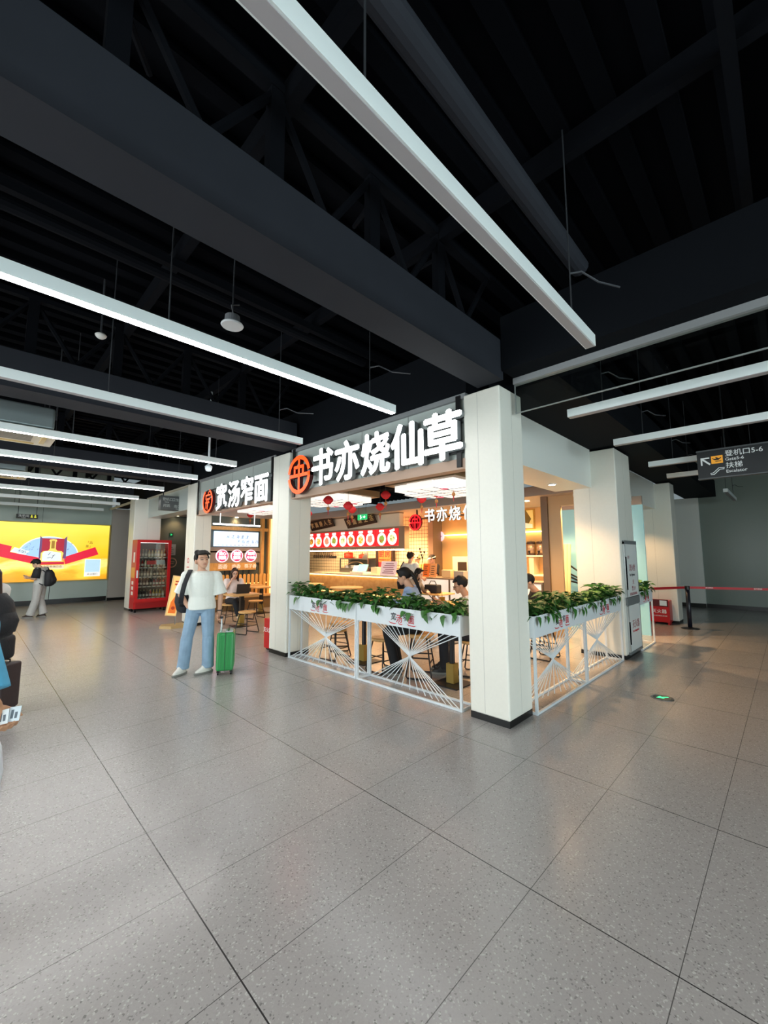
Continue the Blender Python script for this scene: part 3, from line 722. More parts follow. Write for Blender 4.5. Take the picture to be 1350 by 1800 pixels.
# hanging calligraphy plaques, leaning forward
M_PLAQ = mat('plaque_dark', '#2b1712', 0.45); M_PLAQTXT = mat('plaque_gold', '#d8b98a', 0.5)
for s, y0, y1, lab in (('宽面是人生', 12.1, 10.80, 'dark carved plaque with gold characters nearer to the second pillar'), ('窄面是生活', 10.12, 8.78, 'dark carved plaque with gold characters under the green exit sign')):
    c = V((8.50, (y0 + y1) / 2, 2.72)); Wv = V((-0.45, 0.0, 0.9)).normalized(); Uv = (SU + EZ * 0.09).normalized(); Wv = (Wv - Uv * Wv.dot(Uv)).normalized()
    t = thing('wall_plaque', lab, 'plaque', c, group='carved plaques above the menu boards')
    L = y0 - y1; b = B(); b.prism(rect(-L / 2, -0.17, L / 2, 0.17), c, Uv, Wv, 0.03); part('board', b, M_PLAQ, t)
    for k, ch in enumerate(s): text('carved_character', ch, 0.2, c + Uv * (-L / 2 + 0.16 + k * (L - 0.32) / 4) + Uv.cross(Wv) * 0.03, Uv, Wv, M_PLAQTXT, t, 0.003, 0.008, 0.9, shear=0.1)
    b = B(); b.tube([c + Uv.cross(Wv) * 0.0 + Wv * 0.1, (8.64, c.y, 2.84)], 0.006, 6); part('hanging_wire', b, M_WIRE, t)

# drinks shop: hanging sign, back wall, shelf
t = letter_sign('hanging_sign', 'white lit letter sign hanging over the drinks counter with round red logo', (8.55, 6.3, 2.4), '书亦烧仙草', 8.55, [6.72, 6.32, 5.92, 5.5, 5.1], 2.66, 0.38, 0.002, 0.05, 0.95, mf=mat('letter_lit_inner', '#ffffff', 0.4, emit=1.2, ecol=(0.95, 1, 0.98)), heavy=0.014)
ring_logo(t, (8.52, 7.20, 2.53), 0.22, SU, SW, 0.05, 'shop', mat('logo_lit_crimson', '#e81c24', 0.4, emit=0.8, ecol=(0.95, 0.02, 0.03)), M_LOGOSIDE)
b = B(); b.prism(circ(0.215, 28), (8.535, 7.20, 2.53), SU, SW, 0.008); part('logo_back', b, mat('logo_disc_red', '#a81018', 0.4, emit=0.3, ecol=(0.8, 0.01, 0.02)), t)
b = B(); b.box((8.55, 7.18, 2.74), (8.58, 7.22, 2.9)); b.box((8.56, 4.9, 2.62), (8.585, 7.2, 2.65)); part('hanger', b, M_BLACK, t)
t = thing('wall_picture', 'framed yellow product picture on the orange wall right of the corner pillar', 'picture', (10.3, 5.0, 2.45))
b = B(); b.box((10.27, 4.66, 2.31), (10.3, 5.36, 2.84)); part('frame', b, mat('frame_gold', '#c99a3c', 0.4), t)
b = B(); b.box((10.262, 4.70, 2.34), (10.272, 5.32, 2.81)); b.mi = 1; b.prism([(-.2, -.25), (.1, -.25), (.25, .0), (.1, .25), (-.05, .05)], (10.261, 5.0, 2.58), SU, SW, 0.002); b.mi = 2; b.prism([(-.28, -.3), (.28, -.3), (.28, -.2), (-.1, -.12)], (10.2605, 5.0, 2.64), SU, SW, 0.003)
part('print', b, [mat('print_yellow', '#d7b765', 0.5, emit=0.4), mat('print_olive', '#8a7331', 0.5), mat('print_cream', '#efe7c8', 0.5, emit=0.3)], t)
b = B(); b.box((10.2, 4.0, 2.23), (10.3, 7.5, 2.255)); o = one('cove_light', b, mat('led_cove', '#fff0c8', 0.5, emit=5.0, ecol=(1, 0.72, 0.32)), 'warm light strip across the orange wall of the drinks shop', 'light', (10.2, 5, 2.06))
t = thing('wall_shelf', 'pale shelf unit with tea urns on the orange wall right of the corner pillar', 'shelf', (10.0, 4.45, 0))
for z in (1.60, 1.12):
    b = B(); b.box((9.95, 4.02, z), (10.3, 6.2, z + 0.035)); part('shelf_board', b, mat('shelf_cream', '#e9dcc4', 0.5), t)
b = B(); b.box((9.9, 4.02, 0), (10.3, 6.2, 0.86)); b.box((9.98, 4.6, 1.155), (10.3, 4.72, 1.6)); part('cabinet', b, mat('cabinet_cream', '#d9c5a3', 0.5), t)
for k, (yy, lab) in enumerate(((4.97, 'steel tea urn half hidden by the corner pillar, on the upper shelf'), (4.72, 'steel tea urn with black rim and tap, fully visible on the upper shelf'), (4.47, 'steel tea urn at the right end of the upper shelf'))):
    t = thing('tea_urn', lab, 'urn', (10.13, yy, 1.636), group='steel tea urns on the shelf')
    b = B(); b.lathe([(0.10, 0.03), (0.10, 0.30)], (10.13, yy, 1.636), 24); part('barrel', b, mat('urn_steel', '#b89f86', 0.35, metal=0.6), t, smooth=True)
    b = B(); b.lathe([(0.106, 0.0), (0.108, 0.035), (0.102, 0.036)], (10.13, yy, 1.636), 24); b.lathe([(0.108, 0.29), (0.11, 0.32), (0.10, 0.345), (0.03, 0.355), (0.001, 0.37)], (10.13, yy, 1.636), 24); part('rim', b, mat('urn_dark', '#3a2418', 0.4), t)
    b = B(); b.box((9.99, yy - 0.02, 1.70), (10.035, yy + 0.02, 1.75)); b.box((9.995, yy - 0.012, 1.66), (10.015, yy + 0.012, 1.70)); part('tap', b, M_BLACK, t)
t = thing('round_lamp_sign', 'small pink round lit sign on the orange wall of the drinks shop', 'sign', (10.27, 7.72, 2.2))
b = B(); b.prism(circ(0.16, 28), (10.29, 7.72, 2.22), SU, SW, 0.05); part('disc', b, mat('pink_lit', '#e8b6c0', 0.5, emit=0.8, ecol='#f0c0c8'), t)
b = B(); b.prism(rect(-0.09, -0.02, 0.09, 0.02), (10.238, 7.72, 2.22), SU, SW, 0.003); part('print', b, mat('print_mauve', '#b088c8', 0.5), t)
# cream cabinet doors and boxes behind the drinks counter
b = B(); b.box((9.75, 6.3, 0), (10.3, 7.0, 1.04)); one('back_cabinet', b, mat('cabinet_cream'), 'cream cabinet under the drinks machine behind the marble counter', 'cabinet', (10, 6.65, 0))
b = B(); b.box((9.75, 6.35, 1.042), (10.3, 6.9, 1.6), bev=0.01); vm_ = one('sealing_machine', b, mat('machine_cream', '#e8dcc4', 0.4), 'cream drinks machine with dark window beside the staff member in black', 'machine', (9.9, 6.6, 1.06))
b = B(); b.box((9.745, 6.42, 1.2), (9.752, 6.72, 1.45)); part('machine_window', b, mat('window_dark', '#3a3028', 0.3), vm_)
b = B(); b.box((8.72, 6.24, 1.062), (8.92, 6.52, 1.26), bev=0.01); one('napkin_box', b, mat('box_cream', '#e6c894', 0.5), 'square cream box on the drinks counter beside the staff in black', 'box', (8.82, 6.38, 1.062))
b = B(); b.box((8.72, 5.85, 1.062), (9.0, 6.14, 1.24)); one('tray_box', b, mat('box_grey', '#a9a6a0', 0.4), 'grey metal box on the drinks counter above the seated man with a drink', 'box', (8.85, 6.0, 1.062))
for k, (yy, c, lab) in enumerate(((7.08, '#d46a24', 'orange menu card standing on the drinks counter'), (6.84, '#c88a54', 'brown menu card standing in front of the staff member in black'))):
    t = thing('counter_card', lab, 'menu card', (8.75, yy, 1.062), group='cards on the drinks counter')
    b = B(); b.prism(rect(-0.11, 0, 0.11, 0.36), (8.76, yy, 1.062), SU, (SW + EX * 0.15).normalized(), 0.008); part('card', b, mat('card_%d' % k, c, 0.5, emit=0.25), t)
    b = B()
    for q in range(5): b.prism(rect(-0.07, 0.06 + q * 0.055, 0.05 - 0.02 * (q % 2), 0.075 + q * 0.055), (8.7495, yy, 1.062), SU, (SW + EX * 0.15).normalized(), 0.002)
    part('print', b, M_DARKTXT, t)
t = thing('branch_vase', 'thin branch with dark blossoms in a vase behind the yellow capped staff', 'vase', (9.1, 7.9, 1.05))
b = B(); b.lathe([(0.04, 0), (0.06, 0.08), (0.03, 0.2), (0.025, 0.24)], (9.1, 7.52, 1.05)); part('vase', b, M_BLACK, t, smooth=True)
b = B(); b.tube([(9.1, 7.52, 1.25), (9.1, 7.46, 1.5), (9.1, 7.56, 1.8)], 0.008, 6); b.tube([(9.1, 7.47, 1.5), (9.1, 7.40, 1.72)], 0.006, 6)
for p in ((9.1, 7.56, 1.82), (9.1, 7.40, 1.73), (9.1, 7.50, 1.65), (9.1, 7.53, 1.73), (9.1, 7.47, 1.58)): b.ell(p, (0.03, 0.03, 0.03), 8)
part('branch', b, mat('branch_brown', '#2b1a12', 0.6), t)
# kitchen: steel shelf, pots, machines, curtain sign, ladles
t = thing('steel_shelf', 'stainless steel shelf unit carrying two red pots behind the serving counter', 'shelf', (9.6, 10.87, 1.05))
b = B(); b.box((9.45, 10.12, 1.5), (9.88, 11.62, 1.54)); b.box((9.45, 10.12, 1.05), (9.49, 10.16, 1.5)); b.box((9.45, 11.58, 1.05), (9.49, 11.62, 1.5)); b.box((9.86, 10.12, 1.05), (9.89, 11.62, 1.5))
b.prism([(0, 0), (0.28, 0), (0.28, 0.34)], (9.47, 10.42, 1.54), SU, SW, 0.02); part('frame', b, M_STAINLESS, t)
for yy, r, h, lab in ((11.35, 0.17, 0.16, 'larger red lidded pot on the steel kitchen shelf'), (10.62, 0.13, 0.10, 'smaller red pot on the steel kitchen shelf')):
    t = thing('cooking_pot', lab, 'pot', (9.65, yy, 1.542), group='red pots in the kitchen')
    b = B(); b.lathe([(r * 0.85, 0), (r, 0.03), (r, h)], (9.65, yy, 1.542)); part('pot_body', b, mat('pot_red', '#c8321c', 0.3), t, smooth=True)
    b = B(); b.lathe([(r * 1.03, h), (r * 0.9, h + 0.03), (r * 0.3, h + 0.06), (0.02, h + 0.065), (0.03, h + 0.1), (0.001, h + 0.105)], (9.65, yy, 1.542)); part('lid', b, mat('pot_red'), t, smooth=True)
b = B(); b.box((9.36, 10.08, 0), (9.895, 11.66, 1.046)); one('kitchen_cabinet', b, M_STAINLESS, 'stainless kitchen cabinet carrying the boiler and the steel shelf', 'cabinet', (9.6, 10.87, 0))
t = thing('noodle_boiler', 'steel noodle boiler with curved splash hood below the red pots', 'boiler', (9.4, 10.9, 1.05))
b = B(); b.box((9.35, 10.25, 1.05), (9.84, 11.5, 1.2)); part('body', b, M_STAINLESS, t)
b = B()
for yy in (10.4, 10.7, 11.0, 11.3): b.lathe([(0.09, 1.2), (0.09, 1.28), (0.10, 1.285), (0.07, 1.3)], (9.55, yy, 0))
part('basket', b, mat('basket_steel', '#b4b6b4', 0.3, metal=0.8), t)
b = B(); b.tube([(9.62, 10.3 + 0.1 * k, 1.22 + 0.2 * math.sin(math.pi * k / 12)) for k in range(13)], 0.02, 8); part('splash_hood', b, mat('hood_bronze', '#8f7a66', 0.3, metal=0.6), t)
t = thing('cash_register', 'white cash register with a teal screen on the serving counter', 'cash register', (9.0, 9.98, 1.05))
b = B(); b.box((8.85, 9.7, 1.05), (9.2, 10.35, 1.11), bev=0.008); part('base', b, mat('register_white', '#d8d6d0', 0.4), t)
b = B(); b.prism(rect(-0.17, 0, 0.17, 0.24), (9.02, 9.95, 1.12), (SU + EX * 0.3).normalized(), (SW + EX * 0.5).normalized(), 0.03); part('screen', b, mat('screen_teal', '#5fb6a8', 0.3, emit=0.6), t)
b = B(); b.prism(rect(-0.12, 0, 0.12, 0.2), (9.02, 10.25, 1.12), (SU + EX * 0.3).normalized(), (SW + EX * 0.5).normalized(), 0.02); part('card_reader', b, mat('screen_blue', '#9fd0d8', 0.3, emit=0.5), t)
t = thing('door_curtain', 'red and orange cloth door curtain lettered for the kitchen', 'curtain', (9.7, 9.58, 1.1))
b = B(); b.box((9.70, 9.30, 1.42), (9.72, 9.86, 1.86)); part('upper_cloth', b, mat('cloth_orange', '#e07a3c', 0.8, bump=0.1), t)
b = B(); b.box((9.70, 9.30, 0.9), (9.72, 9.86, 1.42)); part('lower_cloth', b, mat('cloth_red', '#b0202a', 0.8, bump=0.1), t)
for ch, yy in (('厨', 9.72), ('房', 9.44)): text('printed_character', ch, 0.26, (9.698, yy, 1.68), SU, SW, mat('ink_crimson', '#a8101c', 0.7), t, 0.002, 0.012)
text('printed_line', '厨房重地 闲人免进', 0.06, (9.698, 9.58, 1.49), SU, SW, mat('ink_crimson'), t, 0.002)
b = B(); b.box((9.72, 9.90, 0), (9.84, 10.02, 1.95)); b.box((9.72, 9.22, 0), (9.84, 9.28, 1.95)); struct('door_1', b, mat('post_dark', '#2a1c16', 0.5))
t = thing('ladle_rack', 'black rail with hanging ladles on the tiled kitchen wall near the second pillar', 'rack', (9.88, 13.1, 1.85))
b = B(); b.tube([(9.85, 12.5, 1.84), (9.85, 13.8, 1.84)], 0.012, 8); part('rail', b, M_BLACK, t)
for k in range(9):
    yy = 12.55 + 0.14 * k; b = B(); b.tube([(9.85, yy, 1.84), (9.84, yy + 0.02, 1.64)], 0.012, 6); b.ell((9.83, yy + 0.03, 1.60), (0.03, 0.05, 0.05), 10); part('ladle', b, mat('ladle_dark', '#4a4038', 0.35, metal=0.5), t)
b = B(); b.box((9.86, 12.35, 1.55), (9.90, 12.75, 1.62)); one('knife_block', b, M_BLACK, 'small black wall bracket on the tiles right of the ladles', 'bracket', (9.88, 12.5, 1.55))
for k, (yy, sz, c, lab) in enumerate(((9.3, 0.22, '#e9d9b8', 'cream carton beside the boiler on the serving counter'), (8.88, 0.26, '#d29a3e', 'stacked yellow bamboo steamers on the counter below the kitchen curtain'))):
    b = B()
    if k: [b.lathe([(0.16, 0.07 * q), (0.165, 0.07 * q + 0.05), (0.15, 0.07 * q + 0.065)], (9.05, yy, 1.05)) for q in range(3)]
    else: b.box((8.95, yy - 0.14, 1.05), (9.2, yy + 0.14, 1.27))
    one('steamer_stack' if k else 'carton', b, mat('counter_item_%d' % k, c, 0.5), lab, 'steamer' if k else 'carton', (9.05, yy, 1.05))
t = thing('counter_poster', 'pale pink printed board standing on the counter behind the blue shirted woman', 'poster', (8.66, 8.44, 1.05))
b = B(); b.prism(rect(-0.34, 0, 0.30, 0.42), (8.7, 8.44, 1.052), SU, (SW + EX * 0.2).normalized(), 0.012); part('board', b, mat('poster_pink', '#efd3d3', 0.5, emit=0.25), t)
b = B()
for q in range(6): b.prism(rect(-0.25 + 0.05 * (q % 3), 0.06 + 0.055 * q, 0.22 - 0.04 * (q % 2), 0.085 + 0.055 * q), (8.685, 8.44, 1.052), SU, (SW + EX * 0.2).normalized(), 0.003)
part('print', b, mat('ink_mauve', '#a56a78', 0.6), t)

# ceiling light boxes over the seating
M_LBOX = mat('lightbox_lit', '#e8e8e8', 0.4, emit=0.62, ecol=(1, 0.98, 0.93)); M_LBWOOD = mat('lightbox_timber', '#9a8260', 0.5)
for (x0, y0), lab in (((4.85, 3.36), 'square lattice ceiling light box nearest to the corner pillar'), ((4.42, 5.80), 'square lattice ceiling light box beside the second pillar'), ((4.45, 8.3), 'square lattice ceiling light box behind the smaller white sign')):
    x1, y1 = x0 + 1.32, y0 + 1.42
    t = thing('ceiling_light_box', lab, 'ceiling light', ((x0 + x1) / 2, (y0 + y1) / 2, 2.80), group='lattice ceiling light boxes')
    b = B(); b.box((x0, y0, 2.80), (x1, y1, 2.92)); part('timber_frame', b, M_LBWOOD, t)
    b = B(); q = 0.12
    b.box((x0 + q, y0 + q, 2.70), (x1 - q, y1 - q, 2.80)); b.box((x0 + 0.45, y0 + 0.05, 2.68), (x1 - 0.45, y1 - 0.05, 2.795)); b.box((x0 + 0.05, y0 + 0.45, 2.68), (x1 - 0.05, y1 - 0.45, 2.794)); part('diffuser', b, M_LBOX, t)
    b = B(); xm, ym = (x0 + x1) / 2, (y0 + y1) / 2
    for dx in (-0.25, 0, 0.25): b.box((xm + dx - 0.006, y0 + 0.06, 2.676), (xm + dx + 0.006, y1 - 0.06, 2.682))
    for dy in (-0.27, 0, 0.27): b.box((x0 + 0.06, ym + dy - 0.006, 2.676), (x1 - 0.06, ym + dy + 0.006, 2.682))
    part('lattice', b, mat('lattice_grey', '#6a6f78', 0.5), t)
    b = B()
    for dx, dy in ((-0.36, -0.3), (0.36, 0.32), (0.3, -0.36)): b.prism([(x * (1 + .3 * math.sin(3 * k)), y_) for k, (x, y_) in enumerate(circ(0.07, 12))], (xm + dx, ym + dy, 2.676), EX, -EY, 0.003)
    part('floral_print', b, mat('print_pink', '#d8607a', 0.5, emit=0.5), t)
    for dx in (0.2, 1.1):
        b = B(); b.tube([(x0 + dx, y0 + 0.7, 2.92), (x0 + dx, y0 + 0.7, 3.6)], 0.006, 6); part('suspension_wire', b, M_WIRE, t)
# red lantern ornaments
def lantern(label, x, y, z, s, half=False):
    t = thing('lantern_ornament', label, 'lantern', (x, y, z), group='red lantern ornaments hanging in the shop')
    f = V((0.711, 0.703, 0)); r = V((0.703, -0.711, 0))
    b = B(); b.loft([(V((x, y, z + s * h)), r * s * wv, f * s * 0.35 * wv) for h, wv in ((-0.5, 0.12), (-0.42, 0.3), (-0.18, 0.52), (0.0, 0.60), (0.18, 0.52), (0.42, 0.3), (0.5, 0.12))], 12)
    for k in (-1, 1):
        b.ell(V((x, y, z)) + r * s * 0.38 * k, (s * 0.22, s * 0.2, s * 0.24), 10)
    part('knot', b, mat('lantern_red', '#e02428', 0.6), t, smooth=True)
    b = B(); b.tube([(x, y, z + s * 0.48), (x, y, 3.51)], 0.003, 5); part('cord', b, M_WIRE, t)
    b = B(); b.tube([(x, y, z - s * 0.5), (x, y, z - s * 0.85)], 0.006, 6); b.ell((x, y, z - s * 1.0), (s * 0.2, s * 0.2, s * 0.22), 10); part('charm', b, mat('charm_gold', '#b87a3a', 0.4), t)
    b = B(); b.tube([(x, y, z - s * 1.2), (x, y, z - s * 1.75)], [0.012, 0.004], 6); part('tassel', b, M_RED, t)
LANT = [('cut off by the second pillar', 4.723, 6.825, 2.478), ('in front of the second light box', 4.505, 5.877, 2.642), ('right of the first two, below the second light box', 4.895, 5.781, 2.563), ('just above the green exit sign', 5.604, 6.489, 2.599), ('lower one of the pair between the two light boxes', 5.873, 5.926, 2.634), ('upper one of the pair between the two light boxes', 5.23, 5.131, 2.732), ('left of the three below the nearest light box', 5.846, 4.802, 2.686), ('middle of the three below the nearest light box', 5.713, 4.356, 2.74), ('right of the three, touching the corner pillar', 5.422, 3.788, 2.776), ('below the smaller white sign', 5.489, 10.723, 2.784)]
for nm, x, y, z in LANT: lantern('red lantern ornament with hanging charm, ' + nm, x, y, z, 0.155)
# green exit sign inside the shop
t = thing('exit_sign', 'small green running man exit sign hanging in the shop above the dark plaque', 'exit sign', (8.2, 8.93, 2.86))
b = B(); b.box((8.18, 8.82, 2.70), (8.21, 9.22, 2.86)); part('body', b, mat('exit_green', '#1f9a5a', 0.4, emit=0.9, ecol='#25b56a'), t)
b = B(); b.prism(circ(0.022, 10, -0.06, 0.035), (8.179, 9.02, 2.78), SU, SW, 0.003); b.prism([(-0.09, -0.05), (-0.06, -0.02), (-0.08, 0.02), (-0.04, 0.02), (-0.02, -0.01), (-0.05, -0.06)], (8.179, 9.02, 2.78), SU, SW, 0.003)
b.prism([(0.04, -0.012), (0.1, -0.012), (0.1, -0.04), (0.15, 0), (0.1, 0.04), (0.1, 0.012), (0.04, 0.012)], (8.179, 9.02, 2.78), SU, SW, 0.003)
part('running_man_symbol', b, mat('exit_white', '#ffffff', 0.4, emit=1.2), t)
b = B(); [b.tube([(8.195, yy, 2.86), (8.195, yy, 3.4)], 0.004, 5) for yy in (8.86, 9.18)]; part('hanging_wire', b, M_WIRE, t)
for k, (x, y, lab) in enumerate(((8.9, 4.2, 'warm downlight over the urn shelf right of the corner pillar'), (8.9, 3.2, 'warm downlight in the bulkhead beside the blue glass'), (8.95, 5.6, 'warm downlight over the white marble counter'), (8.95, 7.0, 'warm downlight by the red ring logo of the drinks shop'), (9.0, 8.3, 'warm downlight above the kitchen curtain'), (9.0, 9.8, 'warm downlight above the cash register'), (9.0, 11.4, 'warm downlight at the far end of the serving counter'))):
    downlight(x, y, 2.876, lab, 320)
for x, y, lab in ((6.6, 3.9, 'warm spot under the dark shop ceiling over the tables nearest to the corner pillar'), (6.9, 7.6, 'warm spot under the dark shop ceiling over the round tables'), (6.5, 10.6, 'warm spot under the dark shop ceiling behind the smaller white sign')): downlight(x, y, 3.41, lab, 300)  # invented fittings, added only to warm and brighten the seating
downlight(5.9, 12.42, 2.856, 'warm downlight over the lit blue screen', 20); downlight(4.7, 14.2, 2.946, 'warm downlight beside the hanging direction board near the vending machine', 20)

# ================================================================== BOOTH WALL BEHIND THE SECOND BAY (plane y = 12.5)
FU, FW = V((1, 0, 0)), V((0, 0, 1))             # text axes on fronts facing -Y
t = thing('pine_portal', 'pine post and beam portal carrying the lit blue screen', 'portal', (6.2, 12.4, 0))
b = B(); b.box((4.6, 12.36, 2.44), (7.1, 12.44, 2.54)); part('beam_top', b, M_WOODV, t)
for x in (6.74, 7.0):
    b = B(); b.box((x, 12.34, 0), (x + 0.10, 12.46, 2.88)); part('post', b, M_WOODV, t)
b = B(); b.box((7.06, 12.2, 0), (7.1, 12.5, 2.86)); part('side_light', b, mat('side_glow', '#ffd890', 0.5, emit=1.2, ecol=(1, 0.66, 0.25)), t)
b = B(); b.box((4.6, 12.42, 1.74), (6.74, 12.46, 1.78)); part('rail', b, M_WOODV, t)
t = thing('menu_screen', 'long pale blue lit screen with handwritten characters above the three round signs', 'screen', (5.94, 12.4, 1.93))
b = B(); b.box((5.2, 12.37, 1.93), (6.64, 12.44, 2.39)); part('light_panel', b, mat('screen_blue_pale', '#c8dcf4', 0.4, emit=1.1, ecol='#bcd4f2'), t)
for s, x0, z in (('从走海重逢', 5.62, 2.22), ('不似彼海西', 5.96, 2.07)):
    for k, ch in enumerate(s): text('written_character', ch, 0.12, (x0 + k * 0.155, 12.369, z), FU, FW, M_DARKTXT, t, 0.0015, -0.004, 0.9, shear=0.25)
b = B(); [b.prism(rect(5.3 + 0.13 * k, 1.96, 5.36 + 0.13 * k, 1.975), (0, 12.3695, 0), FU, FW, 0.001) for k in range(9)]; part('small_print', b, mat('ink_grey', '#6f7c90', 0.6), t)
M_PINKRIM = mat('round_rim', '#ffc0cc', 0.4, emit=1.4, ecol=(1, 0.55, 0.68)); M_PINKRED = mat('round_face', '#e02848', 0.4, emit=1.0, ecol=(0.9, 0.03, 0.11)); M_PINKTXT = mat('round_text', '#ffffff', 0.4, emit=1.6)
for x, a, c, lab in ((5.47, '满心', '制面', 'left of the three, partly behind the man'), (5.94, '精熬', '靓汤', 'middle one of the three'), (6.41, '鲜炖', '牛肉面', 'right of the three, near the pine posts')):
    t = thing('round_lit_sign', 'pink round lit sign under the blue screen, ' + lab, 'sign', (x, 12.4, 1.64), group='round lit signs')
    b = B(); b.prism(circ(0.195, 32), (x, 12.42, 1.635), FU, FW, 0.03); part('rim', b, M_PINKRIM, t)
    b = B(); b.prism(circ(0.168, 32), (x, 12.388, 1.635), FU, FW, 0.006); part('face', b, M_PINKRED, t)
    text('lit_characters', a, 0.12, (x, 12.38, 1.70), FU, FW, M_PINKTXT, t, 0.003, 0.0, heavy=0.022); text('lit_characters', c, 0.12 if len(c) < 3 else 0.095, (x, 12.38, 1.575), FU, FW, M_PINKTXT, t, 0.003, 0.0, heavy=0.022)
t = thing('slogan_board', 'long wooden board with pale characters below the three round signs', 'board', (5.85, 12.45, 1.2))
b = B(); b.box((4.6, 12.40, 1.19), (6.6, 12.46, 1.42)); part('board', b, M_WOODV, t)
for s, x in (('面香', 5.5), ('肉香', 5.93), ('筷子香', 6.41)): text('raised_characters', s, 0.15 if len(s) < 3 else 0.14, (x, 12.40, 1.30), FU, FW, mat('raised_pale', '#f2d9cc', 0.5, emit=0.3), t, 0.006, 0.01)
b = B(); b.box((4.6, 12.42, 1.42), (6.74, 12.47, 1.9)); part('back_panel', b, mat('booth_taupe', '#8d7f72', 0.6), t)
t = thing('slatted_bench', 'slatted wooden bench back with rounded glowing tops below the slogan board', 'bench', (5.8, 12.4, 0))
for k in range(17):
    x = 4.75 + 0.138 * k; b = B(); b.box((x, 12.30, 0.42), (x + 0.085, 12.33, 1.02)); b.prism(circ(0.0425, 16), (x + 0.0425, 12.33, 1.02), FU, FW, 0.03); part('slat', b, mat('slat_wood', '#d9a55c', 0.45), t)
b = B(); b.box((4.7, 12.0, 0.36), (7.1, 12.36, 0.42)); part('seat_board', b, M_WOOD, t)
b = B(); b.box((4.7, 12.05, 0), (7.1, 12.3, 0.36)); part('base', b, mat('bench_base', '#7a5f3e', 0.5), t)
b = B(); b.box((4.7, 12.37, 0.75), (7.05, 12.4, 0.78)); part('back_light', b, mat('led_warm_low'), t)
b = B(); b.box((5.0, 12.0, 2.56), (6.5, 12.05, 2.60)); [b.box((xx, 12.02, 2.6), (xx + 0.01, 12.03, 3.5)) for xx in (5.2, 6.3)]; one('tube_lamp', b, mat('tube_lit', '#ffffff', 0.4, emit=4.0), 'short white lit tube lamp above the blue screen', 'lamp', (5.8, 12.02, 2.56))
b = B(); [b.tube([(x, 12.46, 1.0), (x, 12.46, 1.2)], 0.02, 6) for x in (5.6, 5.75, 6.2, 6.4)]; struct('trim_7', b, M_BLACK)
# things on the dark glass between the last pillars
t = thing('wall_exit_sign', 'small green exit sign on the dark glass wall behind the vending machine', 'exit sign', (4.6200, 14.3900, 2.33)); b = B(); b.box((4.5600, 14.3850, 2.27), (4.6800, 14.3980, 2.39)); part('plate', b, mat('exit_dark', '#16402c', 0.4), t); b = B(); b.prism([(-0.02, -0.04), (0.04, 0), (-0.02, 0.04)], (4.6200, 14.3840, 2.33), FU, FW, 0.003); part('arrow', b, mat('exit_green'), t)
t = thing('wall_poster', 'pale blue poster on the dark glass wall behind the vending machine', 'poster', (4.6600, 14.3900, 1.9)); b = B(); b.box((4.4600, 14.3880, 1.66), (4.7800, 14.3980, 2.02)); part('sheet', b, mat('poster_blue', '#a8b6c0', 0.5), t); b = B(); [b.prism(rect(4.51, 1.72 + 0.06 * k, 4.72 - 0.04 * (k % 2), 1.74 + 0.06 * k), (0, 14.3875, 0), FU, FW, 0.002) for k in range(4)]; part('print', b, mat('ink_slate', '#5f6c78', 0.6), t)
b = B(); b.ring(0.16, 0.13, (4.6800, 14.3970, 1.42), FU, FW, 0.004); b.prism(rect(-0.08, -0.01, 0.08, 0.01), (4.6800, 14.3970, 1.45), FU, FW, 0.004); b.prism(rect(-0.06, -0.01, 0.06, 0.01), (4.6800, 14.3970, 1.39), FU, FW, 0.004)
one('wall_sticker', b, mat('sticker_buff', '#c7b09c', 0.6), 'faint round sticker on the dark glass wall beside the vending machine', 'sticker', (4.6800, 14.3900, 1.42))
b = B(); b.box((3.754, 10.30, 1.30), (3.76, 10.5, 1.62)); o = one('pillar_notice', b, mat('notice_white', '#ece6dc', 0.5), 'small white notice with a red ring on the pillar behind the man', 'notice', (3.757, 10.4, 1.46))
b = B(); b.ring(0.06, 0.04, (3.7535, 10.4, 1.53), SU, SW, 0.002); b.prism(rect(-0.08, -0.12, 0.08, -0.10), (3.7535, 10.4, 1.48), SU, SW, 0.002); part('red_mark', b, M_REDTXT, o, label='red ring and line printed on the notice')

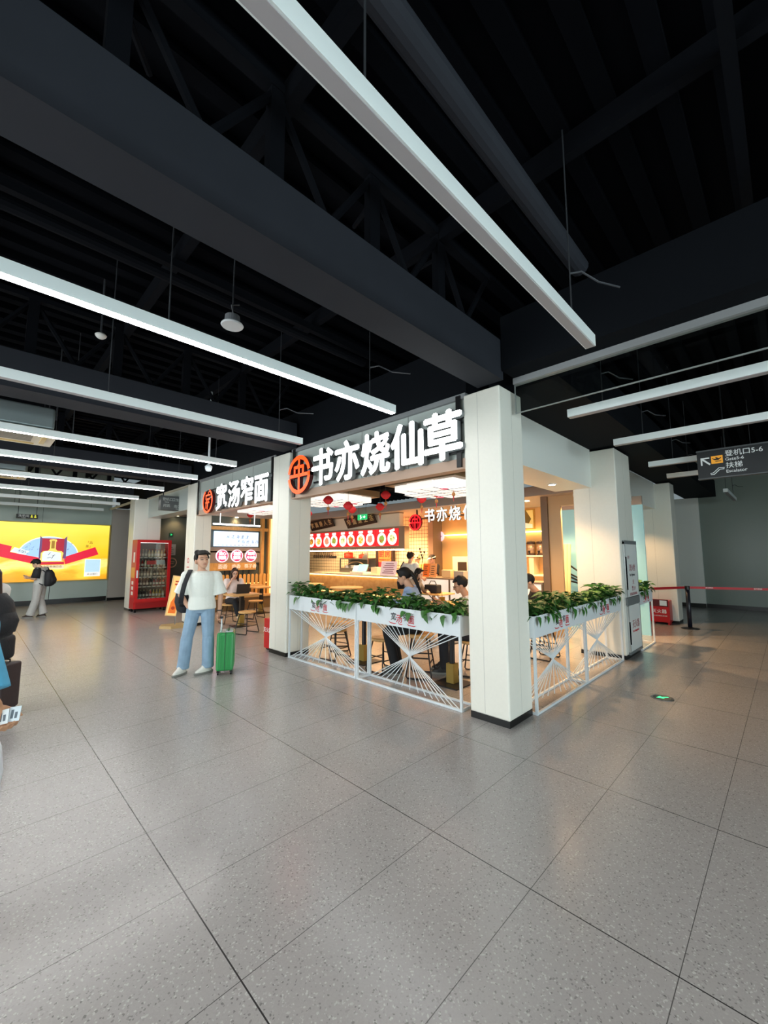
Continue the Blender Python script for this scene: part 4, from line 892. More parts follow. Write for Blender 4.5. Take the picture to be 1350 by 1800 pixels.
# ================================================================== VENDING MACHINE
def vending():
    x0, x1, y0, y1, z0, z1 = 3.46, 4.40, 13.62, 14.12, 0.1, 2.12
    t = thing('vending_machine', 'tall red vending machine with glass door full of bottles in front of the pillar', 'vending machine', (3.93, 13.87, 0))
    b = B(); b.box((x0, y0 + 0.06, z0), (x0 + 0.05, y1, z1)); b.box((x1 - 0.05, y0 + 0.06, z0), (x1, y1, z1)); b.box((x0, y0 + 0.06, z1 - 0.06), (x1, y1, z1)); b.box((x0, y1 - 0.04, z0), (x1, y1, z1)); b.box((x0, y0 + 0.06, z0), (x1, y1, z0 + 0.28)); part('cabinet', b, M_RED, t)
    b = B(); b.box((x0 + 0.05, y1 - 0.055, z0 + 0.28), (x1 - 0.05, y1 - 0.04, z1 - 0.06)); part('back_lining', b, mat('lining_grey', '#7f7d78', 0.5), t)
    b = B(); f = 0.085
    b.box((x0, y0, z0 + 0.2), (x0 + f, y0 + 0.055, z1)); b.box((x1 - f, y0, z0 + 0.2), (x1, y0 + 0.055, z1)); b.box((x0, y0, z1 - f), (x1, y0 + 0.055, z1)); b.box((x0, y0, z0 + 0.2), (x1, y0 + 0.055, z0 + 0.2 + f)); d = part('door', b, M_RED, t)
    b = B(); b.box((x0 + f, y0 + 0.02, z0 + 0.2 + f), (x1 - f, y0 + 0.026, z1 - f)); part('door_pane', b, M_PANE, d)
    b = B(); b.box((x0 + 0.02, y0 - 0.025, 1.0), (x0 + 0.055, y0, 1.22)); part('door_handle', b, M_WHITE, d)
    b = B(); b.box((x0 - 0.004, y0 + 0.1, 0.42), (x0, y1 - 0.06, 1.0)); b.mi = 1; b.box((x0 - 0.004, y0 + 0.1, 1.0), (x0, y1 - 0.06, 1.3)); b.mi = 2
    for k in range(3): b.box((x0 - 0.006, y0 + 0.16, 0.5 + 0.15 * k), (x0 - 0.004, y1 - 0.16, 0.6 + 0.15 * k))
    b.box((x0 - 0.006, y0 + 0.14, 1.45), (x0 - 0.004, y1 - 0.2, 1.75)); part('side_graphic', b, [mat('graphic_red', '#d8342c', 0.4), mat('graphic_gold', '#e6a04a', 0.4), mat('graphic_white', '#f3efe6', 0.4)], t)
    b = B(); b.box((x0 + 0.06, y0 + 0.06, 0.1), (x1 - 0.06, y0 + 0.064, 0.26)); part('kick_plate', b, mat('red_deep', '#a01016', 0.4), t)
    for px in (x0 + 0.06, x1 - 0.1):
        for py in (y0 + 0.08, y1 - 0.1):
            b = B(); b.lathe([(0.03, 0), (0.03, 0.03), (0.015, 0.04), (0.015, 0.1)], (px, py, 0), 12); part('foot', b, M_STEEL, t)
    b = B(); b.box((x0 + 0.06, y0 + 0.08, z1 - 0.09), (x1 - 0.06, y0 + 0.11, z1 - 0.065)); part('inner_light', b, mat('fridge_light', '#ffffff', 0.4, emit=4.0), t)
    shelf_z = [0.40, 0.74, 1.02, 1.30, 1.60]
    for z in shelf_z:
        b = B(); b.box((x0 + 0.06, y0 + 0.1, z - 0.012), (x1 - 0.06, y1 - 0.06, z)); b.box((x0 + 0.06, y0 + 0.09, z - 0.03), (x1 - 0.06, y0 + 0.1, z + 0.015)); part('shelf', b, mat('shelf_wire', '#9b9690', 0.4), t)
        b = B(); [b.box((x0 + 0.1 + 0.13 * k, y0 + 0.086, z - 0.026), (x0 + 0.18 + 0.13 * k, y0 + 0.09, z + 0.006)) for k in range(6)]; part('price_strip', b, mat('price_white', '#e8e2d8', 0.5), t)
    cols = {'amber': '#8a4a1e', 'cream': '#d8c9a0', 'dark': '#3a2620', 'clear': '#a9aaa0', 'red': '#a02a26', 'yellow': '#cdb05a'}
    protos = {}
    rows = [(0.40, ['dark'] * 4 + ['red'] + ['yellow'] * 3 + ['cream'], 'bottom'), (0.74, ['dark'] * 5 + ['red'] * 4, 'second lowest'), (1.02, ['clear'] * 5 + ['dark'] * 4, 'third'), (1.30, ['cream', 'red', 'cream', 'cream', 'red', 'cream', 'cream', 'red', 'cream'], 'second highest'), (1.60, ['clear'] * 3 + ['cream'] * 5 + ['amber'], 'top')]
    for z, kinds, nm in rows:
        for k, kd in enumerate(kinds):
            px = x0 + 0.12 + k * 0.0865; loc = (px, y0 + 0.17, z + 0.001)
            lab = '%s bottle with pale label on the %s shelf of the vending machine' % ({'amber': 'amber', 'cream': 'cream', 'dark': 'dark brown', 'clear': 'clear', 'red': 'red', 'yellow': 'yellow'}[kd], nm)
            if kd not in protos:
                o = thing('drink_bottle', lab, 'bottle', loc, group='bottles in the vending machine')
                b = B(); b.lathe([(0.03, 0), (0.033, 0.01), (0.033, 0.13), (0.026, 0.16), (0.012, 0.19), (0.012, 0.215)], n=12); part('bottle_body', b, mat('bottle_' + kd, cols[kd], 0.25), o, local=True, smooth=True)
                b = B(); b.lathe([(0.014, 0.214), (0.014, 0.235), (0.001, 0.236)], n=10); part('cap', b, mat('cap_' + kd, {'cream': '#c23a2a', 'red': '#e6dcc8'}.get(kd, '#d8c890'), 0.4), o, local=True)
                b = B(); b.lathe([(0.0336, 0.045), (0.0336, 0.11)], n=12); part('paper_label', b, mat('label_' + kd, {'dark': '#cfc7b8', 'red': '#f2e4d4'}.get(kd, '#e9e2d2'), 0.5), o, local=True)
                protos[kd] = o
            else: dup(protos[kd], loc, 0, lab)
    b = B(); b.box((x0 + 0.3, y0 + 0.075, 1.385), (x0 + 0.56, y0 + 0.08, 1.50)); b.mi = 1; b.box((x0 + 0.56, y0 + 0.075, 1.385), (x0 + 0.8, y0 + 0.08, 1.52)); part('promo_card', b, [mat('promo_red', '#d83a34', 0.5), mat('promo_blue', '#a8c8d8', 0.5)], t)
vending()

# tilted advertising stand
t = thing('advert_stand', 'orange poster board tilted on a thick wooden base, standing behind the man', 'stand', (3.45, 10.30, 0))
b = B(); b.prism([(-0.30, -0.02), (-0.12, -0.24), (0.22, -0.24), (0.30, -0.1), (0.26, 0.2), (-0.18, 0.24)], (3.45, 10.30, 0), EX, EY, 0.055); part('base', b, mat('base_wood', '#b89a68', 0.5), t)
ad = V((0.155, 0, 0.99)).normalized(); au = V((0.99, 0, -0.155)).normalized()
b = B(); b.tube([(3.50, 10.34, 0.05), (3.50, 10.34, 0.62)], 0.013, 8); part('pole', b, M_STAINLESS, t)
b = B(); b.prism(rect(-0.11, -0.46, 0.13, 0.46), (3.44, 10.31, 0.72), au, ad, 0.025); part('board', b, mat('board_edge', '#e8c890', 0.5), t)
b = B(); b.prism(rect(-0.09, -0.44, 0.11, 0.44), (3.44, 10.284, 0.72), au, ad, 0.003); b.mi = 1
b.prism([(-0.07, -0.4), (0.09, -0.4), (0.10, -0.1), (0.05, 0.06), (0.0, -0.05), (-0.05, -0.15)], (3.44, 10.28, 0.72), au, ad, 0.002); b.mi = 2
b.prism(circ(0.04, 14, 0.02, -0.28), (3.44, 10.277, 0.72), au, ad, 0.002); b.prism(rect(-0.04, 0.24, 0.07, 0.28), (3.44, 10.28, 0.72), au, ad, 0.002); b.prism(rect(-0.04, 0.31, 0.05, 0.34), (3.44, 10.28, 0.72), au, ad, 0.002)
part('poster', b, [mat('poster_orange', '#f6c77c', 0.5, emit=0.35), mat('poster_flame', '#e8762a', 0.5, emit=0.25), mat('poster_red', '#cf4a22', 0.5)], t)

# ================================================================== BILLBOARD on the far left wall (plane y = 18.27)
t = thing('billboard', 'huge glowing yellow billboard with red boxes, pale blue fan and a bottle', 'billboard', (1.2, 18.26, 0.77))
b = B(); b.box((-3.2, 18.17, 0.76), (3.70, 18.268, 2.80)); part('light_box', b, mat('billboard_frame', '#c9b25a', 0.4), t)
def billboard_face():
    m = bpy.data.materials.new('billboard_yellow'); m.use_nodes = True; nt = m.node_tree; bs = nt.nodes['Principled BSDF']
    tc = nt.nodes.new('ShaderNodeTexCoord'); n = nt.nodes.new('ShaderNodeTexNoise'); n.inputs['Scale'].default_value = 1.3; n.inputs['Detail'].default_value = 6
    mp = nt.nodes.new('ShaderNodeMapping'); mp.inputs['Scale'].default_value = (0.7, 1, 1.6); nt.links.new(tc.outputs['Object'], mp.inputs[0]); nt.links.new(mp.outputs[0], n.inputs['Vector'])
    sep = nt.nodes.new('ShaderNodeSeparateXYZ'); nt.links.new(tc.outputs['Object'], sep.inputs[0])
    h = math_node(nt, 'ADD', math_node(nt, 'DIVIDE', sep.outputs[2], 2.0), math_node(nt, 'MULTIPLY', math_node(nt, 'SUBTRACT', n.outputs['Fac'], 0.5), 0.55))
    r = nt.nodes.new('ShaderNodeValToRGB'); e = r.color_ramp.elements
    e[0].position = 0.0; e[0].color = (*lin('#f2a01c'), 1); e[1].position = 1.0; e[1].color = (*lin('#fff25a'), 1)
    for p, c in ((0.12, '#f8b428'), (0.2, '#ffd844'), (0.26, '#fff08a'), (0.34, '#f9bf20'), (0.6, '#fbd02a')): x = e.new(p); x.color = (*lin(c), 1)
    nt.links.new(h, r.inputs[0]); nt.links.new(r.outputs[0], bs.inputs['Base Color']); nt.links.new(r.outputs[0], bs.inputs['Emission Color']); bs.inputs['Emission Strength'].default_value = 0.62; bs.inputs['Roughness'].default_value = 0.3
    return m
def ad_mat(n, c='#ffffff', e=0.6): return mat('advert_' + n, c, 0.4, emit=e, ecol=c)
b = B(); b.box((-3.15, 18.160, 0.80), (3.66, 18.169, 2.77)); part('printed_face', b, billboard_face(), t)
# advert picture in metres; u from the bottle centre (x = 1.93), w is the height
def adp(pts, m, layer, nm): b = B(); b.prism(pts, (1.937, 18.1585 - 0.002 * layer, 0.497), FU * 0.663, FW * 0.79, 0.0015); part(nm, b, m, t)
fan = [(-1.25 * math.cos(R_(a)) * 1.0, 1.45 + 0.86 * math.sin(R_(a))) for a in range(8, 173, 8)]
adp([(-1.28, 1.42)] + fan + [(1.28, 1.42), (0.7, 1.30), (-0.7, 1.30)], ad_mat('white', '#f6f6f0'), 0, 'fan_edge')
adp([(x * 0.965, 1.45 + (w - 1.45) * 0.955) for x, w in fan] + [(1.15, 1.42), (-1.15, 1.42)], ad_mat('sky', '#a9d0f0'), 1, 'fan')
adp([(-1.95, 1.98), (-1.45, 1.86), (-1.5, 1.62), (-0.35, 1.38), (-0.35, 1.06), (-1.95, 1.46)], ad_mat('red', '#e3173c'), 3, 'red_tray')
adp([(0.62, 1.40), (1.98, 1.86), (2.15, 1.52), (0.70, 1.08)], ad_mat('red'), 3, 'red_tray')
adp([(-1.35, 1.82), (-0.78, 1.66), (-0.93, 1.50), (-1.50, 1.64)], ad_mat('white'), 4, 'page')
adp([(-1.30, 1.79), (-0.85, 1.665), (-0.95, 1.54), (-1.43, 1.645)], ad_mat('ice', '#d7e8f4'), 5, 'page_inner')
adp([(-0.33, 1.1), (-0.33, 2.22), (0.62, 2.22), (0.62, 1.1)], ad_mat('crimson', '#b01c34'), 4, 'box_inside')
adp([(-0.40, 1.32), (-0.40, 2.34), (-0.31, 2.22), (-0.31, 1.36)], ad_mat('plum', '#6a4a78'), 5, 'box_flap')
adp([(0.71, 1.32), (0.71, 2.34), (0.60, 2.22), (0.60, 1.36)], ad_mat('plum'), 5, 'box_flap')
bot = [(-0.33, 1.20), (-0.33, 1.58), (-0.24, 1.66), (-0.05, 1.68), (0.02, 1.76), (0.02, 2.08), (-0.02, 2.1), (0.0, 2.17), (0.14, 2.2), (0.28, 2.17), (0.30, 2.1), (0.26, 2.08), (0.26, 1.76), (0.34, 1.68), (0.52, 1.66), (0.60, 1.58), (0.56, 1.4), (0.60, 1.20)]
adp(bot, ad_mat('bottle', '#f6dc6a'), 6, 'bottle'); adp([(x * 0.86 + 0.02, 1.24 + (w - 1.2) * 0.9) for x, w in bot[:4]] + [(0.48, 1.6), (0.53, 1.24)], ad_mat('paper', '#e4ecf2'), 7, 'bottle_label')
adp([(0.07, 1.78), (0.07, 2.12), (0.21, 2.12), (0.21, 1.78)], ad_mat('bronze', '#b8862a', 0.4), 7, 'bottle_neck')
adp([(-0.37, 1.08), (-0.37, 1.19), (0.66, 1.19), (0.66, 1.08)], ad_mat('scarlet', '#d01c38'), 7, 'box_front')
adp([(-0.3, 0.90), (-0.3, 1.06), (0.66, 1.06), (0.66, 0.90)], ad_mat('plinth', '#f6e2b8', 0.55), 5, 'caption_strip')
text('caption', '中国高端白酒', 0.085, (2.06, 18.146, 1.28), FU, FW, mat('advert_brown', '#7a4a22', 0.5), t, 0.0015)
b = B()
for k, (u, w_, l, a) in enumerate([(0.02, 1.50, .16, .9), (0.12, 1.52, .1, -.4), (0.2, 1.46, .12, .5), (0.0, 1.38, .14, .2), (0.16, 1.34, .18, 1.0), (0.26, 1.33, .08, -.6)]):
    b.prism([(u, w_), (u + l * math.cos(a), w_ + l * math.sin(a)), (u + l * math.cos(a) + .012, w_ + l * math.sin(a) - .012), (u + .014, w_ - .014)], (1.90, 18.1435, 0.497), FU * 0.663, FW * 0.79, 0.0015)
for k in range(16):
    u, w_ = -1.22 + 0.045 * (k % 8), 1.70 - 0.05 * (k // 8) - 0.012 * (k % 8); a = 1.1 * math.sin(k * 2.3); l = 0.07
    b.prism([(u, w_), (u + l * math.cos(a), w_ + l * math.sin(a)), (u + l * math.cos(a) + .01, w_ + l * math.sin(a) - .012), (u + .01, w_ - .012)], (1.937, 18.1475, 0.497), FU * 0.663, FW * 0.79, 0.0015)
for k in range(22):
    u, w_ = (-0.95 + 0.06 * (k % 9) if k < 14 else 0.75 + 0.05 * (k % 4)), 1.72 + 0.09 * ((k * 5) % 4); a = 1.4 * math.sin(k * 1.7); l = 0.06
    b.prism([(u, w_), (u + l * math.cos(a), w_ + l * math.sin(a)), (u + l * math.cos(a) + .008, w_ + l * math.sin(a) - .008), (u + .008, w_ - .008)], (1.937, 18.1545, 0.497), FU * 0.663, FW * 0.79, 0.0012)
part('brush_strokes', b, mat('advert_ink', '#39424c', 0.5), t)
for r_, m_, l_ in ((rect(2.97, 0.91, 3.45, 1.53), ad_mat('white'), 4), (rect(2.99, 1.06, 3.43, 1.51), ad_mat('card_blue', '#bfe0f2'), 5)): b = B(); b.prism(r_, (0, 18.1585 - 0.002 * l_, 0), FU, FW, 0.0015); part('card', b, m_, t)
text('caption', '关注我们', 0.09, (3.21, 18.146, 0.985), FU, FW, mat('advert_brown'), t, 0.0015, 0.0, 0.9)
text('caption', '「品', 0.11, (3.06, 18.15, 2.12), FU, FW, mat('advert_brown'), t, 0.0015); text('caption', '鉴」', 0.11, (3.06, 18.15, 1.99), FU, FW, mat('advert_brown'), t, 0.0015)
t = thing('restroom_sign', 'small dark hanging sign with yellow figures above the yellow billboard', 'sign', (1.2, 18.0, 2.9))
b = B(); b.box((0.98, 17.6, 2.86), (1.52, 17.66, 3.0)); part('panel', b, mat('sign_dark', '#2a2d2c', 0.5), t)
text('lettering', '洗手间', 0.09, (1.16, 17.598, 2.94), FU, FW, M_WHITETXT, t, 0.002); text('lettering', 'Toilet', 0.045, (1.16, 17.598, 2.885), FU, FW, M_WHITETXT, t, 0.002)
b = B()
for x in (1.36, 1.45): b.prism(circ(0.018, 10, x, 2.97), (0, 17.598, 0), FU, FW, 0.003); b.prism([(x - 0.02, 2.945), (x + 0.02, 2.945), (x + 0.03, 2.90), (x - 0.03, 2.90)], (0, 17.598, 0), FU, FW, 0.003)
part('figure_symbol', b, mat('sign_yellow', '#e6e23a', 0.4, emit=0.5), t)
b = B(); [b.tube([(x, 17.63, 3.0), (x, 17.63, 4.752)], 0.008, 6) for x in (1.02, 1.48)]; part('hanging_rod', b, M_WIRE, t)

# direction board between the last pillars (faces the viewer's left hall)
t = thing('direction_board', 'dark grey direction board hanging left of the pillar behind the man', 'sign', (3.9, 12.0, 2.85))
b = B(); b.box((3.42, 11.55, 2.84), (3.98, 11.75, 3.22)); part('panel', b, mat('board_grey', '#4c4f50', 0.4), t)
for s, x, z, sz in (('登机口', 3.58, 3.12, 0.085), ('Gates', 3.56, 3.05, 0.045), ('问讯', 3.56, 2.95, 0.085), ('卫生间', 3.82, 3.12, 0.085), ('出口', 3.82, 2.95, 0.085), ('Exit', 3.82, 2.885, 0.045)): text('lettering', s, sz, (x, 11.549, z), FU, FW, mat('ink_pale', '#b9bdba', 0.6), t, 0.002)
b = B(); [b.tube([(x, 11.65, 3.22), (x, 11.65, 4.66)], 0.012, 6) for x in (3.5, 3.9)]; part('hanging_rod', b, M_BLACK, t)

# ================================================================== RIGHT SIDE
# gate sign (front on the plane x = 8 facing the viewer)
t = thing('gate_sign', 'dark hanging airport sign with white arrow and yellow plane symbol at the right edge', 'sign', (8.0, 0.2, 2.84))
b = B(); b.box((8.0, -1.6, 2.83), (8.1, 0.945, 3.25)); part('panel', b, mat('sign_charcoal', '#202326', 0.45), t)
b = B(); b.box((7.995, -1.6, 3.25), (8.105, 0.95, 3.27)); b.box((7.995, -1.6, 2.815), (8.105, 0.95, 2.83)); part('edge_trim', b, mat('trim_alu', '#5b5f62', 0.4), t)
X8 = 7.999; Mw = mat('sign_white', '#dfe4e4', 0.5, emit=0.1)
text('lettering', '登机口5-6', 0.10, (X8, 0.605, 3.17), SU, SW, Mw, t, 0.002, 0.004, align='LEFT'); text('lettering', 'Gate5-6', 0.066, (X8, 0.605, 3.085), SU, SW, Mw, t, 0.002, 0.004, align='LEFT')
text('lettering', '扶梯', 0.10, (X8, 0.605, 2.985), SU, SW, Mw, t, 0.002, 0.004, align='LEFT'); text('lettering', 'Escalator', 0.066, (X8, 0.605, 2.90), SU, SW, Mw, t, 0.002, 0.004, align='LEFT')
b = B(); q = 0.0125
b.prism([(-.07, .07), (.07, .07), (.07, .045), (-.02, .045), (.085, -.055), (.065, -.075), (-.045, .025), (-.045, -.07), (-.07, -.07)], (X8, 0.845, 3.09), SU * 0.78, SW * 0.85, 0.002); part('arrow', b, Mw, t)
b = B(); b.prism(rect(-0.07, -0.06, 0.07, 0.06), (X8, 0.70, 3.10), SU, SW, 0.002); part('symbol_tile', b, mat('sign_amber', '#d9952a', 0.5, emit=0.35), t)
b = B(); b.prism([(-.085, .045), (-.05, .02), (-.01, .02), (-.03, .055), (.0, .05), (.035, .025), (.07, .045), (.08, .035), (.03, -.01), (-.04, -.01), (-.09, .035)], (X8 - 0.002, 0.70, 3.10), SU * 0.68, SW * 0.68, 0.002); b.prism(rect(-.03, -.045, .075, -.03), (X8 - 0.002, 0.70, 3.10), SU * 0.68, SW * 0.68, 0.002); part('plane_symbol', b, M_DARKTXT, t)
b = B(); b.tube([(X8, 0.785, 2.875), (X8, 0.745, 2.875), (X8, 0.675, 2.945), (X8, 0.625, 2.945), (X8, 0.620, 2.965), (X8, 0.685, 2.97), (X8, 0.755, 2.90), (X8, 0.790, 2.895)], 0.006, 6, closed=True); part('escalator_symbol', b, Mw, t)
b = B(); [b.tube([(8.05, yy, 3.25), (8.05, yy, 4.66)], 0.012, 6) for yy in (0.6, -0.8)]; part('hanging_rod', b, M_BLACK, t)

# hydrant cabinet on the second pillar on the right
t = thing('hydrant_cabinet', 'white fire hydrant cabinet doors with red writing on the right hand pillar', 'cabinet', (7.86, 1.94, 0.1))
M_CABW = mat('cabinet_white', '#dfe5e4', 0.35); M_ALU = mat('cabinet_alu', '#b9bfc0', 0.3, metal=0.6); M_GREYBAND = mat('cabinet_band', '#6e7476', 0.4)
for z0, z1, nm in ((0.10, 0.82, 'lower'), (0.96, 1.86, 'upper')):
    b = B(); b.box((7.54, 1.925, z0), (8.20, 1.95, z1)); d = part('door', b, M_CABW, t, label='%s white cabinet door' % nm)
    for xa, xb in ((7.50, 7.54), (8.20, 8.23)): b = B(); b.box((xa, 1.92, z0), (xb, 1.95, z1)); part('door_edge', b, M_ALU, d)
    b = B(); b.box((7.515, 1.905, z0 + 0.12), (7.53, 1.92, z1 - 0.25)); part('handle', b, M_STEEL, d)
for z0, z1 in ((0.83, 0.95), (1.82, 1.88), (0.06, 0.10)):
    b = B(); b.box((7.50, 1.918, z0), (8.23, 1.95, z1)); part('grey_band', b, M_GREYBAND, t)
YC = 1.9245; M_DIMRED = mat('ink_dim_red', '#9c5a60', 0.6)
for s, x, z, sz, m in (('119', 7.70, 1.60, 0.08, M_DIMRED), ('消火栓', 7.90, 1.42, 0.12, M_DIMRED), ('Fire Hydrant', 7.88, 1.31, 0.06, M_DARKTXT), ('火', 7.92, 1.19, 0.09, M_DIMRED), ('警119', 7.92, 1.08, 0.085, M_DIMRED), ('灭火器', 7.92, 0.50, 0.14, M_DIMRED), ('Fire Extinguisher', 7.9, 0.40, 0.055, M_REDTXT)): text('lettering', s, sz, (x, YC, z), FU, FW, m, t, 0.0015, 0.004)
text('lettering', '非紧急情况请勿使用', 0.05, (7.9, YC, 0.995), FU, FW, M_DIMRED, t, 0.0015)
# beige cabinet end and blue glass behind, boards and cables
b = B(); b.box((8.6, 3.34, 0), (8.66, 3.60, 2.66)); b.box((8.6, 2.4, 2.66), (8.7, 3.74, 2.88)); struct('wall_beige_end', b, mat('beige_panel', '#c2a67e', 0.45))
b = B(); b.box((8.55, 3.60, 0), (8.7, 3.74, 2.88)); struct('trim_8', b, mat('post_brown'))
M_TEAL = mat('teal_glass', '#7fb0b4', 0.2, emit=0.22, ecol=(0.4, 0.68, 0.72))
b = B(); b.box((9.9, 2.15, 0), (9.95, 3.96, 2.70)); struct('window_3', b, M_TEAL)
b = B(); b.box((9.86, 2.15, 2.70), (9.95, 3.96, 2.88)); b.box((9.84, 3.9, 0), (9.9, 3.97, 2.75)); struct('trim_9', b, M_CLAD)
for k in range(3):
    y = 3.80 - 0.075 * k; b = B(); b.prism([(0, 0), (0.068, 0), (0.068, 1.9), (0, 1.9)], (9.5 - 0.0 * k, y, 0.0), (V((0, -1, 0))), V((0.12, 0, 1)).normalized(), 0.03)
    one('timber_board', b, mat('board_pine', '#c9b98c', 0.5), ['pale timber board leaning on the blue glass, leftmost of three', 'pale timber board leaning on the blue glass, middle of three', 'pale timber board leaning on the blue glass, rightmost of three'][k], 'board', (9.5, y, 0), group='boards leaning by the blue glass')
b = B()
for k, (z0, z1) in enumerate(((1.42, 1.20), (1.22, 1.10), (1.15, 1.05), (1.05, 1.04))): b.tube([(9.885, 3.72, z0 + 0.02), (9.75, 3.66, z0), (9.75, 3.45, (z0 + z1) / 2 - 0.04), (9.75, 3.2, z1 - 0.02), (9.75, 2.4, z1 - 0.1), (9.9, 2.3, z1 - 0.1)], 0.02, 8)
one('cable_bundle', b, M_BLACK, 'black cables sagging in front of the blue glass', 'cable', (9.75, 2.3, 0.9), smooth=True)
# belt barrier
def stanchion(x, y, lab):
    t = thing('barrier_post', lab, 'barrier post', (x, y, 0), group='belt barrier posts')
    b = B(); b.lathe([(0.17, 0), (0.17, 0.012), (0.05, 0.03), (0.03, 0.04)], (x, y, 0), 28); part('base', b, M_BLACK, t, smooth=False)
    b = B(); b.lathe([(0.042, 0.03), (0.042, 0.86)], (x, y, 0), 20); part('pole', b, mat('post_navy', '#1d1f2b', 0.35), t, smooth=True)
    b = B(); b.lathe([(0.05, 0.86), (0.05, 0.93), (0.045, 0.94), (0.001, 0.94)], (x, y, 0), 20); part('belt_head', b, M_BLACK, t)
    return t
stanchion(11.45, 1.72, 'black belt barrier post standing before the far right wall'); 
BELT = mat('belt_red', '#c8202c', 0.5)
def belt(p, q, lab):
    p, q = V(p), V(q); d = (q - p); L = d.length; u = d.normalized(); b = B(); b.prism(rect(0, -0.025, L, 0.025), p, u, EZ, 0.003)
    o = one('barrier_belt', b, BELT, lab, 'belt', (p + q) / 2, group='red barrier belts'); N = u.cross(EZ)
    k = 0.35
    while k < L - 0.2:
        text('printed_line', '请勿跨越', 0.036, p + u * k + N * 0.0035, u, EZ, M_WHITETXT, o, 0.0008); k += 0.85
belt((11.40, 1.76, 0.905), (9.22, 2.06, 0.985), 'red belt running from the barrier post back to the last planter')
belt((13.2, -2.55, 0.905), (11.47, 1.67, 0.905), 'red belt running from the barrier post to the right edge') if False else belt((11.47, 1.67, 0.905), (13.2, -2.55, 0.905), 'red belt running from the barrier post to the right edge')
stanchion(13.24, -2.6, 'black belt barrier post beyond the right edge of the view')
t = thing('extinguisher_box', 'red fire extinguisher box with white writing at the foot of the last pillar', 'box', (11.8, 2.32, 0))
b = B(); b.box((11.66, 2.12, 0.05), (11.96, 2.54, 0.56), bev=0.015); part('box_body', b, M_RED, t)
b = B(); b.prism(rect(-0.19, -0.08, 0.19, 0.08), (11.658, 2.33, 0.5), SU, SW, 0.003); part('dark_strip', b, mat('strip_maroon', '#5a1a1c', 0.5), t)
b = B(); b.prism(rect(0.02, -0.06, 0.16, 0.06), (11.654, 2.33, 0.50), SU, SW, 0.003); part('white_tag', b, M_WHITE, t)
text('lettering', '灭火器', 0.1, (11.659, 2.33, 0.3), SU, SW, M_WHITETXT, t, 0.002, 0.006); text('lettering', 'FIRE EXTINGUISHER', 0.035, (11.659, 2.33, 0.2), SU, SW, M_WHITETXT, t, 0.002)
for yy in (2.16, 2.48):
    b = B(); b.box((11.7, yy - 0.02, 0), (11.92, yy + 0.02, 0.055)); part('foot', b, M_RED, t)
t = thing('extinguisher_box', 'red fire extinguisher box tucked behind the second pillar by the stools', 'box', (3.92, 6.75, 0))
b = B(); b.box((3.79, 6.52, 0.03), (4.05, 6.76, 0.54), bev=0.01); part('box_body', b, M_RED, t); text('lettering', '灭火器', 0.09, (3.789, 6.64, 0.34), SU, SW, M_WHITETXT, t, 0.002, 0.006); b = B(); b.box((3.82, 6.55, 0), (4.02, 6.73, 0.03)); part('plinth', b, M_BLACK, t)
# exit light sunk in the floor
t = thing('floor_exit_light', 'round green arrow exit light sunk in the floor at right', 'floor light', (5.75, 1.18, 0))
b = B(); b.lathe([(0.115, 0), (0.112, 0.006), (0.09, 0.008)], (5.75, 1.18, 0), 32); part('rim', b, M_STAINLESS, t)
b = B(); b.lathe([(0.09, 0.0), (0.09, 0.0088)], (5.75, 1.18, 0), 32); part('lens', b, mat('lens_dark', '#14201c', 0.15), t)
b = B(); b.prism([(-.07, .012), (.0, .012), (.0, .04), (.07, 0), (.0, -.04), (.0, -.012), (-.07, -.012)], (5.75, 1.18, 0.0088), V((-0.7, 0.71, 0)), V((-0.71, -0.7, 0)), 0.001); part('arrow', b, mat('arrow_green', '#30d070', 0.4, emit=1.6, ecol=(0.05, 0.85, 0.3)), t)

# ================================================================== CEILING FITTINGS
def cassette(x0, y0, s, lab):
    t = thing('air_conditioner', lab, 'air conditioner', (x0 + s / 2, y0 + s / 2, 3.30), group='ceiling cassette air conditioners')
    b = B(); b.box((x0 + 0.03, y0 + 0.03, 3.36), (x0 + s - 0.03, y0 + s - 0.03, 3.66), bev=0.03); part('body', b, mat('cassette_grey', '#8d9a9c', 0.4, metal=0.4), t)
    b = B(); b.box((x0 - 0.03, y0 - 0.03, 3.31), (x0 + s + 0.03, y0 + s + 0.03, 3.345), bev=0.012); b.box((x0 + 0.05, y0 + 0.05, 3.345), (x0 + s - 0.05, y0 + s - 0.05, 3.36)); part('panel', b, mat('cassette_cream', '#d9d0bc', 0.45), t)
    b = B()
    for k in range(12): b.box((x0 + 0.22, y0 + 0.22 + k * (s - 0.44) / 12, 3.300), (x0 + s - 0.22, y0 + 0.22 + (k + 0.6) * (s - 0.44) / 12, 3.309))
    part('grille', b, mat('grille_grey', '#8b857a', 0.5), t)
    for sx, sy in ((0, 1), (0, -1), (1, 0), (-1, 0)):
        c = V((x0 + s / 2 + sx * (s / 2 - 0.10), y0 + s / 2 + sy * (s / 2 - 0.10), 3.303)); h = V((0.30 if sy else 0.03, 0.03 if sy else 0.30, 0.008)); b = B(); b.box(c - h, c + h, bev=0.006); part('louvre', b, mat('louvre_amber', '#c6ab6e', 0.4), t)
    b = B(); [b.tube([(x0 + dx, y0 + dy, 3.5), (x0 + dx, y0 + dy, 4.66)], 0.008, 6) for dx in (0.02, s - 0.02) for dy in (0.02, s - 0.02)]; part('hanger_rod', b, M_WIRE, t)
cassette(-0.22, 7.00, 0.95, 'larger looking ceiling air conditioner with cream grille at the left edge'); cassette(-0.22, 10.9, 0.95, 'smaller looking ceiling air conditioner farther back at the left edge')
t = thing('ceiling_speaker', 'round white ceiling speaker hanging above the brightest lamp', 'speaker', (1.43, 3.22, 3.58))
